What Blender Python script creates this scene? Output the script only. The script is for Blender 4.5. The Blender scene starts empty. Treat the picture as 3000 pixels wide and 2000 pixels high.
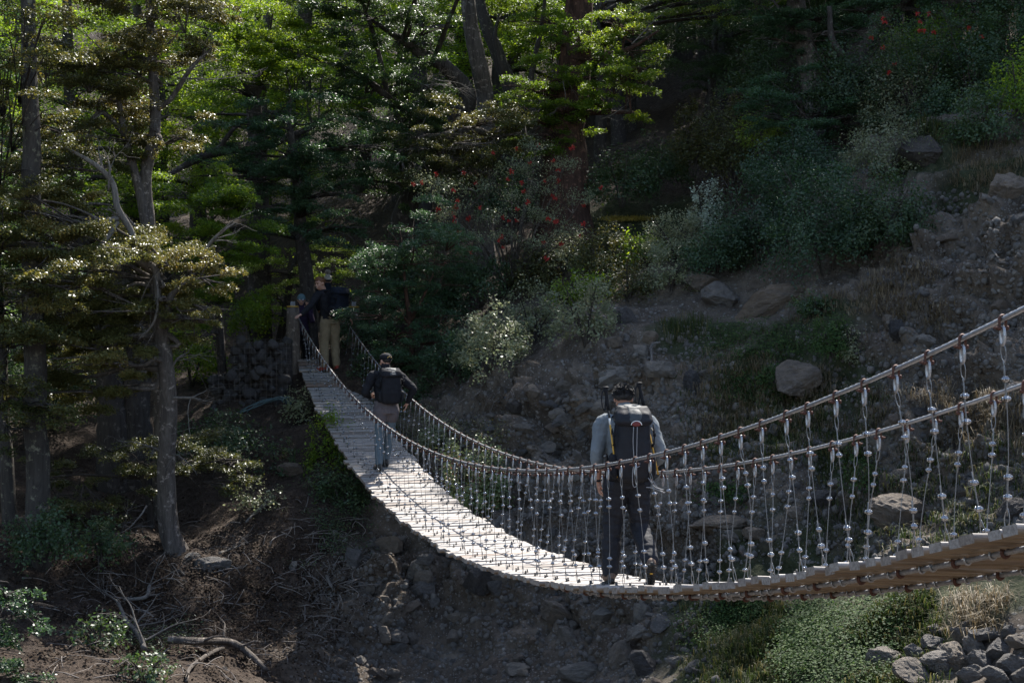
import bpy, bmesh, math, random
import numpy as np
from mathutils import Vector, Matrix, Quaternion
from mathutils.bvhtree import BVHTree

random.seed(11)
RNG = np.random.default_rng(11)
SC = bpy.context.scene
COL = SC.collection
FPX = 3000 * 50 / 36.0


# ------------------------------------------------------------------ helpers
def at(u, v, d):
    """a point d metres ahead of the photographer, seen at photograph pixel u, v"""
    return Vector(((u - 1500) / FPX * d, d, (1000 - v) / FPX * d))


def link(name, data, mat=None, parent=None):
    o = bpy.data.objects.new(name, data)
    COL.objects.link(o)
    if parent is not None:
        o.parent = parent
    if mat is not None and data is not None:
        for m in (mat if isinstance(mat, (list, tuple)) else [mat]):
            data.materials.append(m)
    return o


def tag(o, label=None, cat=None, group=None, kind=None):
    if label: o['label'] = label
    if cat: o['category'] = cat
    if group: o['group'] = group
    if kind: o['kind'] = kind
    return o


def thing(name, loc, label, cat, group=None):
    o = link(name, None)
    o.location = loc
    o.empty_display_size = .2
    return tag(o, label, cat, group)


def np_mesh(name, verts, faces, smooth=False, attrs=None, mi=None):
    """verts (n,3), faces (m,k) uniform k, or list of such arrays"""
    me = bpy.data.meshes.new(name)
    verts = np.asarray(verts, np.float32)
    fl = faces if isinstance(faces, list) else [faces]
    fl = [np.asarray(f, np.int32) for f in fl if len(f)]
    loops = np.concatenate([f.ravel() for f in fl])
    tot = np.concatenate([np.full(len(f), f.shape[1], np.int32) for f in fl])
    start = np.concatenate([[0], np.cumsum(tot)[:-1]]).astype(np.int32)
    me.vertices.add(len(verts)); me.vertices.foreach_set('co', verts.ravel())
    me.loops.add(len(loops)); me.loops.foreach_set('vertex_index', loops)
    me.polygons.add(len(tot)); me.polygons.foreach_set('loop_start', start)
    me.polygons.foreach_set('loop_total', tot)
    if smooth:
        me.polygons.foreach_set('use_smooth', np.ones(len(tot), bool))
    if mi is not None:
        me.polygons.foreach_set('material_index', np.asarray(mi, np.int32))
    for k, a in (attrs or {}).items():
        a = np.asarray(a, np.float32)
        if a.ndim == 1:
            at_ = me.attributes.new(k, 'FLOAT', 'POINT'); at_.data.foreach_set('value', a)
        else:
            at_ = me.attributes.new(k, 'FLOAT_COLOR', 'POINT')
            if a.shape[1] == 3:
                a = np.hstack([a, np.ones((len(a), 1), np.float32)])
            at_.data.foreach_set('color', a.ravel())
    me.update(calc_edges=True)
    me.validate()
    return me


class MB:
    """collects shapes, builds ONE mesh"""
    def __init__(s):
        s.v = []; s.f3 = []; s.f4 = []; s.n = 0; s.a = {}; s.m3 = []; s.m4 = []
    def add(s, v, f, mi=0, **attrs):
        v = np.asarray(v, float).reshape(-1, 3); f = np.asarray(f, int)
        if len(f):
            if f.shape[1] == 3: s.f3.append(f + s.n); s.m3 += [mi] * len(f)
            else: s.f4.append(f + s.n); s.m4 += [mi] * len(f)
        s.v.append(v)
        for k, x in attrs.items():
            s.a.setdefault(k, {})[len(s.v) - 1] = np.broadcast_to(np.asarray(x, float), (len(v),) + np.shape(x)[1:] if np.ndim(x) > 1 else (len(v),))
        s.n += len(v)
        return s
    def mesh(s, name, smooth=False):
        fl = []; mi = []
        if s.f3: fl.append(np.concatenate(s.f3)); mi += s.m3
        if s.f4: fl.append(np.concatenate(s.f4)); mi += s.m4
        at_ = {}
        for k, d in s.a.items():
            at_[k] = np.concatenate([d.get(i, np.zeros(len(v))) for i, v in enumerate(s.v)])
        return np_mesh(name, np.concatenate(s.v), fl, smooth, at_, mi)
    def build(s, name, mat, parent=None, smooth=False):
        return link(name, s.mesh(name, smooth), mat, parent)
    def box(s, c, ax, ay, az, mi=0, **at_):
        """centre and three half-axis vectors"""
        c, ax, ay, az = [np.array(q, float) for q in (c, ax, ay, az)]
        v = [c + i * ax + j * ay + k * az for i in (-1, 1) for j in (-1, 1) for k in (-1, 1)]
        f = [[0, 1, 3, 2], [4, 6, 7, 5], [0, 4, 5, 1], [2, 3, 7, 6], [0, 2, 6, 4], [1, 5, 7, 3]]
        return s.add(v, f, mi, **at_)
    def tube(s, pts, r, n=6, mi=0, lobes=0, lamp=0., pitch=.1, caps=True, rough=0., **at_):
        v, f = tube(pts, r, n, lobes, lamp, pitch, rough)
        s.add(v, f, mi, **at_)
        if caps and n >= 3:
            m = len(pts); b = s.n - n * m
            for o0, ring in ((b, list(range(n))[::-1]), (b + n * (m - 1), list(range(n)))):
                tri = [[o0 + ring[0], o0 + ring[i], o0 + ring[i + 1]] for i in range(1, n - 1)]
                s.f3.append(np.array(tri)); s.m3 += [mi] * len(tri)
        return s


def tube(pts, r, n=6, lobes=0, lamp=0., pitch=.1, rough=0.):
    P = np.array([tuple(p) for p in pts], float); m = len(P)
    R = np.broadcast_to(np.asarray(r, float), (m,))
    T = np.gradient(P, axis=0); T /= np.linalg.norm(T, axis=1)[:, None] + 1e-12
    up = np.array([0, 0, 1.]) if abs(T[0, 2]) < .9 else np.array([1., 0, 0])
    A = np.zeros_like(P); a = np.cross(T[0], up); a /= np.linalg.norm(a)
    for i in range(m):
        a = a - T[i] * a.dot(T[i]); a /= np.linalg.norm(a) + 1e-12; A[i] = a
    B = np.cross(T, A)
    L = np.concatenate([[0], np.cumsum(np.linalg.norm(np.diff(P, axis=0), axis=1))])
    th = np.arange(n) / n * 2 * math.pi
    rr = R[:, None] * np.ones(n)[None]
    if lobes:
        rr = rr * (1 + lamp * np.cos(lobes * (th[None] - L[:, None] / pitch * 2 * math.pi / lobes * 1.0)))
    if rough:
        rr = rr * (1 + rough * (RNG.random((m, n)) - .5))
    V = P[:, None] + rr[..., None] * (np.cos(th)[None, :, None] * A[:, None] + np.sin(th)[None, :, None] * B[:, None])
    i = np.arange(m - 1)[:, None] * n; j = np.arange(n)[None]; j2 = (j + 1) % n
    F = np.stack([i + j, i + j2, i + n + j2, i + n + j], -1).reshape(-1, 4)
    return V.reshape(-1, 3), F


def smoothpath(pts, k=6):
    """Catmull-Rom through points of any dimension"""
    P = np.array([tuple(p) for p in pts], float)
    P = np.vstack([2 * P[0] - P[1], P, 2 * P[-1] - P[-2]])
    out = []
    for i in range(1, len(P) - 2):
        for t in np.arange(k) / k:
            a, b, c, d = P[i - 1], P[i], P[i + 1], P[i + 2]
            out.append(.5 * (2 * b + (c - a) * t + (2 * a - 5 * b + 4 * c - d) * t * t + (3 * b - a - 3 * c + d) * t ** 3))
    out.append(P[-2])
    return np.array(out)


# value noise on arrays
_G = np.random.default_rng(5).random(1 << 16)
def _h(ix, iy, iz=0):
    return _G[((ix * 73856093) ^ (iy * 19349663) ^ (iz * 83492791)) & 0xffff]
def vnoise(x, y, z=None):
    z = np.zeros_like(x) if z is None else z
    ix, iy, iz = [np.floor(q).astype(np.int64) for q in (x, y, z)]
    fx, fy, fz = x - ix, y - iy, z - iz
    fx, fy, fz = [q * q * (3 - 2 * q) for q in (fx, fy, fz)]
    r = 0
    for a in (0, 1):
        for b in (0, 1):
            for c in (0, 1):
                w = (fx if a else 1 - fx) * (fy if b else 1 - fy) * (fz if c else 1 - fz)
                r = r + w * _h(ix + a, iy + b, iz + c)
    return r
def fbm(x, y, z=None, o=4):
    s = 0; a = .5
    for i in range(o):
        s = s + a * vnoise(x, y, z); a *= .5
        x, y = x * 2.03 + 17.1, y * 2.03 + 5.7
        z = None if z is None else z * 2.03 + 9.3
    return s


# ------------------------------------------------------------------ materials
def nodes(name):
    m = bpy.data.materials.new(name); m.use_nodes = True
    nt = m.node_tree; nt.nodes.clear()
    out = nt.nodes.new('ShaderNodeOutputMaterial')
    def N(t, **kw):
        n = nt.nodes.new(t)
        for k, v in kw.items():
            if k.startswith('i_'):
                n.inputs[k[2:].replace('_', ' ')].default_value = v
            else:
                setattr(n, k, v)
        return n
    L = lambda a, b: nt.links.new(a, b)
    return m, nt, N, L, out


def ramp(N, L, fac, stops):
    r = N('ShaderNodeValToRGB')
    e = r.color_ramp.elements
    while len(e) < len(stops): e.new(.5)
    for k, (p, c) in zip(e, stops):
        k.position = p; k.color = (*c, 1) if len(c) == 3 else c
    L(fac, r.inputs['Fac'])
    return r.outputs['Color']


def mix(N, L, fac, a, b, mode='MIX'):
    n = N('ShaderNodeMix', data_type='RGBA', blend_type=mode)
    for s, q in ((n.inputs['Factor'], fac), (n.inputs['A'], a), (n.inputs['B'], b)):
        if hasattr(q, 'links') or hasattr(q, 'is_linked'): L(q, s)
        elif isinstance(q, (int, float)): s.default_value = q
        else: s.default_value = (*q, 1)
    return n.outputs['Result']


def noise(N, L, scale, detail=4, rough=.6, vec=None, dist=0.):
    n = N('ShaderNodeTexNoise'); n.inputs['Scale'].default_value = scale
    n.inputs['Detail'].default_value = detail; n.inputs['Roughness'].default_value = rough
    n.inputs['Distortion'].default_value = dist
    if vec is not None: L(vec, n.inputs['Vector'])
    return n.outputs['Fac']


def simple_mat(name, col, rough=.7, metal=0., spec=.4, var=.25, scale=30., bump=.15, bscale=None):
    """one colour broken up by procedural noise"""
    m, nt, N, L, out = nodes(name)
    tc = N('ShaderNodeTexCoord').outputs['Object']
    f = noise(N, L, scale, 5, .65, tc)
    lo = tuple(c * (1 - var) for c in col); hi = tuple(min(1, c * (1 + var)) for c in col)
    c = ramp(N, L, f, [(.3, lo), (.7, hi)])
    b = N('ShaderNodeBsdfPrincipled'); L(c, b.inputs['Base Color'])
    b.inputs['Roughness'].default_value = rough; b.inputs['Metallic'].default_value = metal
    b.inputs['Specular IOR Level'].default_value = spec
    if bump:
        bp = N('ShaderNodeBump', i_Strength=bump); bp.inputs['Distance'].default_value = .01
        L(noise(N, L, bscale or scale * 3, 4, .6, tc), bp.inputs['Height']); L(bp.outputs['Normal'], b.inputs['Normal'])
    L(b.outputs['BSDF'], out.inputs['Surface'])
    return m


def leaf_mat(name, stops, trans=.35, rough=.38, tcol=None, spec=.5, gain=2.0):
    """leaves: colour by per-leaf random value, light shines through"""
    m, nt, N, L, out = nodes(name)
    a = N('ShaderNodeAttribute', attribute_name='rnd').outputs['Fac']
    oi = N('ShaderNodeObjectInfo').outputs['Random']
    c = ramp(N, L, a, [(q, tuple(min(.6, x * gain) for x in w)) for q, w in stops])
    hs = N('ShaderNodeHueSaturation'); L(c, hs.inputs['Color'])
    mp = N('ShaderNodeMapRange'); L(oi, mp.inputs['Value']); mp.inputs['To Min'].default_value = .8; mp.inputs['To Max'].default_value = 1.2
    L(mp.outputs['Result'], hs.inputs['Value'])
    b = N('ShaderNodeBsdfPrincipled'); L(hs.outputs['Color'], b.inputs['Base Color'])
    b.inputs['Roughness'].default_value = rough + .08; b.inputs['Specular IOR Level'].default_value = spec * .9
    t = N('ShaderNodeBsdfTranslucent')
    if tcol: L(mix(N, L, 1., hs.outputs['Color'], tcol, 'MULTIPLY'), t.inputs['Color'])
    else: L(hs.outputs['Color'], t.inputs['Color'])
    mx = N('ShaderNodeMixShader', i_Fac=trans)
    L(b.outputs['BSDF'], mx.inputs[1]); L(t.outputs['BSDF'], mx.inputs[2])
    L(mx.outputs['Shader'], out.inputs['Surface'])
    return m


M = {}
def make_materials():
    # weathered grey planks: attribute prand per plank, weather 1 on top/ends 0 below
    m, nt, N, L, out = nodes('weathered_plank')
    pr = N('ShaderNodeAttribute', attribute_name='prand').outputs['Fac']
    we = N('ShaderNodeAttribute', attribute_name='weather').outputs['Fac']
    loc = N('ShaderNodeAttribute', attribute_name='lco').outputs['Color']
    mp = N('ShaderNodeMapping'); L(loc, mp.inputs['Vector']); mp.inputs['Scale'].default_value = (2.5, 45, 45)
    g = noise(N, L, 1., 6, .7, mp.outputs['Vector'], .4)
    top = ramp(N, L, g, [(.25, (.07, .06, .055)), (.42, (.2, .182, .168)), (.6, (.33, .305, .285)), (.8, (.43, .405, .38))])
    tint = ramp(N, L, pr, [(0, (.5, .43, .38)), (.12, (.75, .7, .66)), (.3, (1, .97, .95)), (.5, (.82, .8, .79)), (.8, (1, 1, 1)), (.93, (.88, .86, .86)), (.97, (.62, .46, .37))])
    top = mix(N, L, 1., top, tint, 'MULTIPLY')
    mp2 = N('ShaderNodeMapping'); L(loc, mp2.inputs['Vector']); mp2.inputs['Scale'].default_value = (5, 9, 9)
    st = noise(N, L, 1., 4, .6, mp2.outputs['Vector'])
    stf = ramp(N, L, st, [(.61, (0, 0, 0)), (.7, (.85, .85, .85))])
    top = mix(N, L, stf, top, (.14, .085, .06))
    low = ramp(N, L, g, [(.25, (.1, .07, .044)), (.5, (.24, .175, .11)), (.75, (.34, .26, .17))])
    low = mix(N, L, 1., low, tint, 'MULTIPLY')
    c = mix(N, L, we, low, top)
    b = N('ShaderNodeBsdfPrincipled'); L(c, b.inputs['Base Color']); b.inputs['Roughness'].default_value = .6
    b.inputs['Specular IOR Level'].default_value = .5
    bp = N('ShaderNodeBump', i_Strength=.5); bp.inputs['Distance'].default_value = .008
    L(g, bp.inputs['Height']); L(bp.outputs['Normal'], b.inputs['Normal'])
    L(b.outputs['BSDF'], out.inputs['Surface']); M['plank'] = m
    M['steel'] = simple_mat('galvanised_steel', (.34, .34, .35), .4, .7, .5, .3, 60, .1)
    M['wire'] = simple_mat('steel_wire', (.2, .2, .2), .5, .5, .5, .25, 80, 0)
    M['clip'] = simple_mat('bright_clip_steel', (.32, .32, .33), .25, .95, .5, .2, 120, 0)
    M['rust'] = simple_mat('rusty_clamp', (.085, .036, .025), .65, .3, .4, .5, 120, .2)
    M['yellow'] = simple_mat('yellow_paint', (.45, .27, .05), .6, 0, .4, .4, 60, .1)
    # bark
    def bark(name, lo, hi, moss=None):
        m, nt, N, L, out = nodes(name)
        tc = N('ShaderNodeTexCoord').outputs['Object']
        mp = N('ShaderNodeMapping'); L(tc, mp.inputs['Vector']); mp.inputs['Scale'].default_value = (9, 9, 1.5)
        g = noise(N, L, 1., 8, .75, mp.outputs['Vector'], 1.2)
        c = ramp(N, L, g, [(.3, lo), (.7, hi)])
        sp = noise(N, L, 9., 5, .7, tc)
        f = ramp(N, L, sp, [(.56, (0, 0, 0)), (.64, (1, 1, 1))])
        c = mix(N, L, f, c, moss or tuple(min(1, h * 1.7) for h in hi))
        b = N('ShaderNodeBsdfPrincipled'); L(c, b.inputs['Base Color']); b.inputs['Roughness'].default_value = .9
        b.inputs['Specular IOR Level'].default_value = .2
        bp = N('ShaderNodeBump', i_Strength=1.); bp.inputs['Distance'].default_value = .04
        L(g, bp.inputs['Height']); L(bp.outputs['Normal'], b.inputs['Normal'])
        L(b.outputs['BSDF'], out.inputs['Surface'])
        return m
    M['bark_dark'] = bark('dark_bark', (.022, .018, .016), (.075, .064, .056))
    M['bark_grey'] = bark('grey_bark', (.028, .023, .02), (.15, .128, .11))
    M['bark_red'] = bark('reddish_bark', (.016, .01, .008), (.085, .046, .032))
    M['bark_moss'] = bark('lichen_bark', (.025, .022, .02), (.08, .07, .06), (.16, .15, .11))
    M['deadwood'] = bark('bleached_deadwood', (.06, .053, .047), (.2, .18, .16), (.15, .138, .125))
    M['post'] = bark('post_wood', (.07, .055, .045), (.2, .165, .135))
    # leaves
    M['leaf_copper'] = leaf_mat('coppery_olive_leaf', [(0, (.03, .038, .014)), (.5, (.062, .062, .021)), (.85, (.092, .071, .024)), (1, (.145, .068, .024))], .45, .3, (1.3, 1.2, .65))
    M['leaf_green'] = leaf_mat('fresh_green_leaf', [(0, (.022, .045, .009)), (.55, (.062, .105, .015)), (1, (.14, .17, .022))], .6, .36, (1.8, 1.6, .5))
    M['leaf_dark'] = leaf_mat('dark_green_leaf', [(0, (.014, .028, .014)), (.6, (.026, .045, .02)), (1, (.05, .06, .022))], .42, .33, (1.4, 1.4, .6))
    M['leaf_olive'] = leaf_mat('olive_leaf', [(0, (.02, .028, .012)), (.6, (.045, .05, .018)), (1, (.09, .075, .022))], .42, .32, (1.4, 1.2, .5))
    M['leaf_teal'] = leaf_mat('blue_green_leaf', [(0, (.012, .026, .014)), (.6, (.027, .048, .025)), (1, (.06, .082, .04))], .45, .33, (1.3, 1.5, .8))
    M['leaf_shiny'] = leaf_mat('glossy_shrub_leaf', [(0, (.05, .065, .032)), (.6, (.105, .115, .06)), (.9, (.17, .16, .09)), (1, (.22, .14, .12))], .5, .3, None, .8)
    M['leaf_grey'] = leaf_mat('silver_grey_leaf', [(0, (.08, .1, .075)), (1, (.2, .22, .17))], .2, .5)
    M['leaf_lime'] = leaf_mat('yellow_green_leaf', [(0, (.05, .085, .012)), (1, (.13, .17, .025))], .45, .36, (1.3, 1.2, .5))
    M['leaf_pink'] = leaf_mat('berry_leaf', [(0, (.035, .06, .02)), (.5, (.085, .11, .04)), (.74, (.15, .16, .07)), (.84, (.2, .055, .045)), (1, (.22, .035, .035))], .3, .3)
    M['leaf_cover'] = leaf_mat('ground_leaf', [(0, (.012, .028, .008)), (.6, (.028, .055, .014)), (1, (.06, .09, .022))], .4, .6, None, .25, 1.6)
    M['straw'] = leaf_mat('sunny_straw', [(0, (.2, .17, .03)), (1, (.4, .32, .08))], .4, .55, None, .2, 1.)
    M['bolt'] = simple_mat('dark_bolt', (.07, .065, .06), .5, .5, .4, .3, 60, 0)
    M['flower'] = leaf_mat('scarlet_flower', [(0, (.24, .014, .012)), (1, (.42, .03, .022))], .35, .5, gain=1.)
    M['grass'] = leaf_mat('grass_blade', [(0, (.03, .055, .012)), (.55, (.07, .1, .022)), (.8, (.19, .16, .06)), (1, (.2, .17, .08))], .4, .5, None, .3, .6)
    M['dry'] = leaf_mat('dry_grass_blade', [(0, (.1, .075, .04)), (.7, (.24, .18, .1)), (1, (.36, .29, .18))], .3, .55, gain=.8)
    M['litter'] = leaf_mat('leaf_litter', [(0, (.02, .014, .01)), (.6, (.055, .034, .022)), (.9, (.1, .066, .042)), (1, (.15, .125, .09))], .1, .7, None, .12, .6)
    M['twig'] = simple_mat('grey_twig', (.15, .13, .115), .8, 0, .3, .4, 12, 0)
    def rock_mat(name, stops):
        m, nt, N, L, out = nodes(name)
        tc = N('ShaderNodeTexCoord').outputs['Object']
        oi = N('ShaderNodeObjectInfo').outputs['Random']
        ad = N('ShaderNodeVectorMath', operation='ADD'); L(tc, ad.inputs[0])
        cx = N('ShaderNodeCombineXYZ'); mu = N('ShaderNodeMath', operation='MULTIPLY'); L(oi, mu.inputs[0]); mu.inputs[1].default_value = 40
        L(mu.outputs[0], cx.inputs[0]); L(cx.outputs[0], ad.inputs[1]); vec = ad.outputs[0]
        base = ramp(N, L, oi, stops)
        n1 = noise(N, L, 1.6, 8, .72, vec, .8)
        n2 = noise(N, L, 9, 6, .7, vec)
        c = mix(N, L, 1., base, ramp(N, L, n1, [(.3, (.5, .5, .52)), (.5, (.95, .93, .9)), (.7, (1.35, 1.28, 1.2))]), 'MULTIPLY')
        c = mix(N, L, ramp(N, L, n2, [(.6, (0, 0, 0)), (.68, (.55, .55, .55))]), c, (.3, .29, .26))
        c = mix(N, L, ramp(N, L, n2, [(.3, (.6, .6, .6)), (.4, (0, 0, 0))]), c, (.05, .045, .04))
        b = N('ShaderNodeBsdfPrincipled'); L(c, b.inputs['Base Color']); b.inputs['Roughness'].default_value = .8
        b.inputs['Specular IOR Level'].default_value = .35
        bp = N('ShaderNodeBump', i_Strength=1.); bp.inputs['Distance'].default_value = .12
        L(noise(N, L, 4, 10, .8, vec, .8), bp.inputs['Height']); L(bp.outputs['Normal'], b.inputs['Normal'])
        L(b.outputs['BSDF'], out.inputs['Surface'])
        return m
    M['rock'] = rock_mat('boulder_rock', [(0, (.12, .118, .12)), (.2, (.19, .175, .16)), (.4, (.25, .21, .17)), (.55, (.13, .125, .125)), (.75, (.28, .255, .225)), (.9, (.17, .14, .115)), (1, (.22, .17, .135))])
    M['rock_dark'] = rock_mat('dark_rock', [(0, (.05, .05, .056)), (.5, (.075, .07, .07)), (1, (.1, .085, .075))])
    M['rock_pale'] = rock_mat('pale_rock', [(0, (.2, .178, .155)), (.5, (.225, .207, .185)), (1, (.185, .172, .16))])
    M['rock_brown'] = rock_mat('brown_rock', [(0, (.18, .14, .108)), (.5, (.22, .175, .135)), (1, (.19, .155, .125))])
    M['moss'] = simple_mat('ochre_moss', (.1, .07, .02), .95, 0, .1, .6, 14, .8, 60)
    # ground: attribute mask colour r forest g grass b earth bank
    m, nt, N, L, out = nodes('hillside_ground')
    tc = N('ShaderNodeTexCoord').outputs['Object']
    mk = N('ShaderNodeSeparateColor'); L(N('ShaderNodeAttribute', attribute_name='mask').outputs['Color'], mk.inputs[0])
    n1 = noise(N, L, .9, 8, .7, tc, .5); n2 = noise(N, L, 7, 8, .75, tc, .3); n3 = noise(N, L, 38, 5, .7, tc)
    vo = N('ShaderNodeTexVoronoi', feature='F1'); L(tc, vo.inputs['Vector']); vo.inputs['Scale'].default_value = 9; vo.inputs['Randomness'].default_value = 1
    vo2 = N('ShaderNodeTexVoronoi', feature='F1'); L(tc, vo2.inputs['Vector']); vo2.inputs['Scale'].default_value = 24
    earth = ramp(N, L, n1, [(.3, (.06, .048, .039)), (.5, (.12, .096, .075)), (.7, (.195, .16, .128))])
    earth = mix(N, L, 1., earth, ramp(N, L, n2, [(.3, (.55, .53, .5)), (.55, (1, 1, 1)), (.75, (1.4, 1.35, 1.3))]), 'MULTIPLY')
    stf = ramp(N, L, vo.outputs['Distance'], [(.2, (1, 1, 1)), (.34, (0, 0, 0))])
    sep = N('ShaderNodeSeparateColor'); L(vo.outputs['Color'], sep.inputs[0])
    pick = ramp(N, L, sep.outputs[0], [(.6, (0, 0, 0)), (.64, (1, 1, 1))])
    stone_c = ramp(N, L, sep.outputs[1], [(0, (.1, .1, .105)), (.5, (.2, .18, .16)), (1, (.32, .29, .26))])
    earth = mix(N, L, mix(N, L, 1., stf, pick, 'MULTIPLY'), earth, stone_c)
    sep2 = N('ShaderNodeSeparateColor'); L(vo2.outputs['Color'], sep2.inputs[0])
    stf2 = ramp(N, L, vo2.outputs['Distance'], [(.22, (1, 1, 1)), (.36, (0, 0, 0))])
    pick2 = ramp(N, L, sep2.outputs[0], [(.55, (0, 0, 0)), (.6, (1, 1, 1))])
    earth = mix(N, L, mix(N, L, 1., stf2, pick2, 'MULTIPLY'), earth, ramp(N, L, sep2.outputs[1], [(0, (.09, .09, .09)), (1, (.3, .27, .24))]))
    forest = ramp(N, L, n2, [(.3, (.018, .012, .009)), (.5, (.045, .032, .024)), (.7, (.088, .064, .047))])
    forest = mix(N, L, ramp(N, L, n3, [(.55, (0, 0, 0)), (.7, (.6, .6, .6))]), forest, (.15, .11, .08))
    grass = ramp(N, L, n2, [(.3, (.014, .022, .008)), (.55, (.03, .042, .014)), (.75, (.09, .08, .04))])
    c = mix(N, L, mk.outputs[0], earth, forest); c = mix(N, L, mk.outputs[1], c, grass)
    b = N('ShaderNodeBsdfPrincipled'); L(c, b.inputs['Base Color']); b.inputs['Roughness'].default_value = .92
    b.inputs['Specular IOR Level'].default_value = .2
    bp = N('ShaderNodeBump', i_Strength=.9); bp.inputs['Distance'].default_value = .09
    hsum = N('ShaderNodeMath', operation='MULTIPLY_ADD'); L(n3, hsum.inputs[0]); hsum.inputs[1].default_value = .35; L(n2, hsum.inputs[2])
    h2 = N('ShaderNodeMath', operation='MULTIPLY_ADD'); L(stf, h2.inputs[0]); h2.inputs[1].default_value = .35; L(hsum.outputs[0], h2.inputs[2])
    L(h2.outputs[0], bp.inputs['Height']); L(bp.outputs['Normal'], b.inputs['Normal'])
    L(b.outputs['BSDF'], out.inputs['Surface']); M['ground'] = m
make_materials()

# ------------------------------------------------------------------ terrain
CP = [  # photograph pixel and distance of points of the hillside
 (0,2000,16),(500,2000,17.5),(900,2000,19.5),(1300,2000,20.3),(1700,2000,18.7),(2100,2000,16.7),(2600,2000,14),(3000,2000,12.5),
 (0,1650,20),(500,1640,22),(250,1800,19.5),(700,1800,20.5),(900,1600,22.3),(300,1400,25),(600,1400,25.5),(0,1300,26),(800,1300,26),
 (600,1150,29),(300,1150,30),(0,1050,33),(1000,1900,20.6),(1080,1650,22.2),(1100,1400,24.2),(1300,1750,22.0),(1300,1450,23.7),
 (1300,1200,25.6),(1500,1850,20.9),(1500,1600,22.2),(1500,1300,23.6),(1550,1080,25.2),(1700,960,26.6),(950,1045,28.6),(950,1010,31),(1130,1020,28.3),
 (1800,1800,19.9),(1800,1500,21.4),(1800,1150,23.4),(1850,950,25.3),(2200,1850,17.5),(2200,1500,19.8),(2200,1200,21.7),(2200,950,24.2),
 (2200,780,26.5),(2600,1850,15.3),(2600,1500,18.2),(2600,1200,20.2),(2600,900,22.4),(2600,650,25),(3000,1850,13.7),(3000,1500,16.2),
 (3000,1200,18),(3000,900,20),(3000,600,22.5),(3000,400,25),(1900,650,32),(1700,690,31),(2300,600,28.5),(2700,380,28),(3000,200,31),
 (2300,350,37),(1700,570,34),(1300,780,33),(900,830,37),(500,870,38),(100,870,40),(300,500,54),(1500,300,52),(2500,100,46),(900,500,54),
 (0,300,64),(3000,0,40)]
WP = [(-60,95,34),(-20,95,33),(20,95,36),(60,95,40),(-60,150,56),(0,150,58),(60,150,60),(-45,30,-1),(-50,60,12),(48,25,12),(50,55,22),
 (0,0,-1.75),(-7,-2,-2.2),(5,-1,.3),(10,-4,1),(0,-20,-1),(-40,-15,-3),(40,-15,3),(0,9,-5.2),(-6,11,-5.6),(6,8,-4.2),(-14,12,-5.5),(-40,10,-6),
 (14,9,-1.5),(3.6,3,-2.2),(2,5,-4)]
ctrl = np.array([tuple(at(*c)) for c in CP] + WP)
def _phi(r2): return np.where(r2 > 1e-9, r2 * np.log(r2 + 1e-12), 0)
S_ = 10.
_c = ctrl[:, :2] / S_
_K = _phi(((_c[:, None] - _c[None]) ** 2).sum(-1)) + np.eye(len(_c)) * .004
_Pm = np.hstack([np.ones((len(_c), 1)), _c])
_A = np.vstack([np.hstack([_K, _Pm]), np.hstack([_Pm.T, np.zeros((3, 3))])])
_w = np.linalg.solve(_A, np.concatenate([ctrl[:, 2], np.zeros(3)]))
def ground0(x, y):
    q = np.stack([x, y], -1) / S_; sh = q.shape[:-1]; q = q.reshape(-1, 2); out = np.empty(len(q))
    for i in range(0, len(q), 20000):
        b = q[i:i + 20000]
        out[i:i + 20000] = _phi(((b[:, None] - _c[None]) ** 2).sum(-1)) @ _w[:len(_c)] + _w[-3] + b @ _w[-2:]
    return out.reshape(sh)

def axis(lo, a, b, hi, fine, coarse):
    mid = np.arange(a, b, fine)
    def grow(dist):
        r = []; st = fine; p = 0
        while p < dist: st = min(st * 1.12, coarse); p += st; r.append(p)
        return np.array(r)
    return np.concatenate([(a - grow(a - lo))[::-1], mid, b + grow(hi - b)])
gx = axis(-110, -10, 11, 110, .055, 4.); gy = axis(-40, 12.5, 33, 170, .055, 4.)
GX, GY = np.meshgrid(gx, gy)
GZ = ground0(GX, GY)
gzx = np.gradient(GZ, axis=1) / np.gradient(GX, axis=1); gzy = np.gradient(GZ, axis=0) / np.gradient(GY, axis=0)
SL = np.sqrt(gzx ** 2 + gzy ** 2)
nn = np.stack([-gzx, -gzy, np.ones_like(GZ)], -1); nn /= np.linalg.norm(nn, axis=-1)[..., None]
def smooth01(x, a, b):
    t = np.clip((x - a) / (b - a), 0, 1); return t * t * (3 - 2 * t)
P3 = np.stack([GX, GY, GZ], -1)
bank = smooth01(SL, .5, .95) * smooth01(GY, 10, 14) * (1 - smooth01(GY, 30, 36))
rough = (.5 - fbm(P3[..., 0] * .55, P3[..., 1] * .55, P3[..., 2] * .55, 3)) * 1.1
rough += (fbm(P3[..., 0] * 2.1, P3[..., 1] * 2.1, P3[..., 2] * 2.1 + 7, 4) - .5) * (.22 + .45 * bank)
rg = 1 - np.abs(2 * fbm(P3[..., 0] * 1.1 + 31, P3[..., 1] * 1.1, P3[..., 2] * 1.7, 4) - .95)
rough += (rg - .75) * .55 * bank
rough += (vnoise(P3[..., 0] * 9, P3[..., 1] * 9, P3[..., 2] * 9) - .5) * (.05 + .07 * bank)
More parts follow.
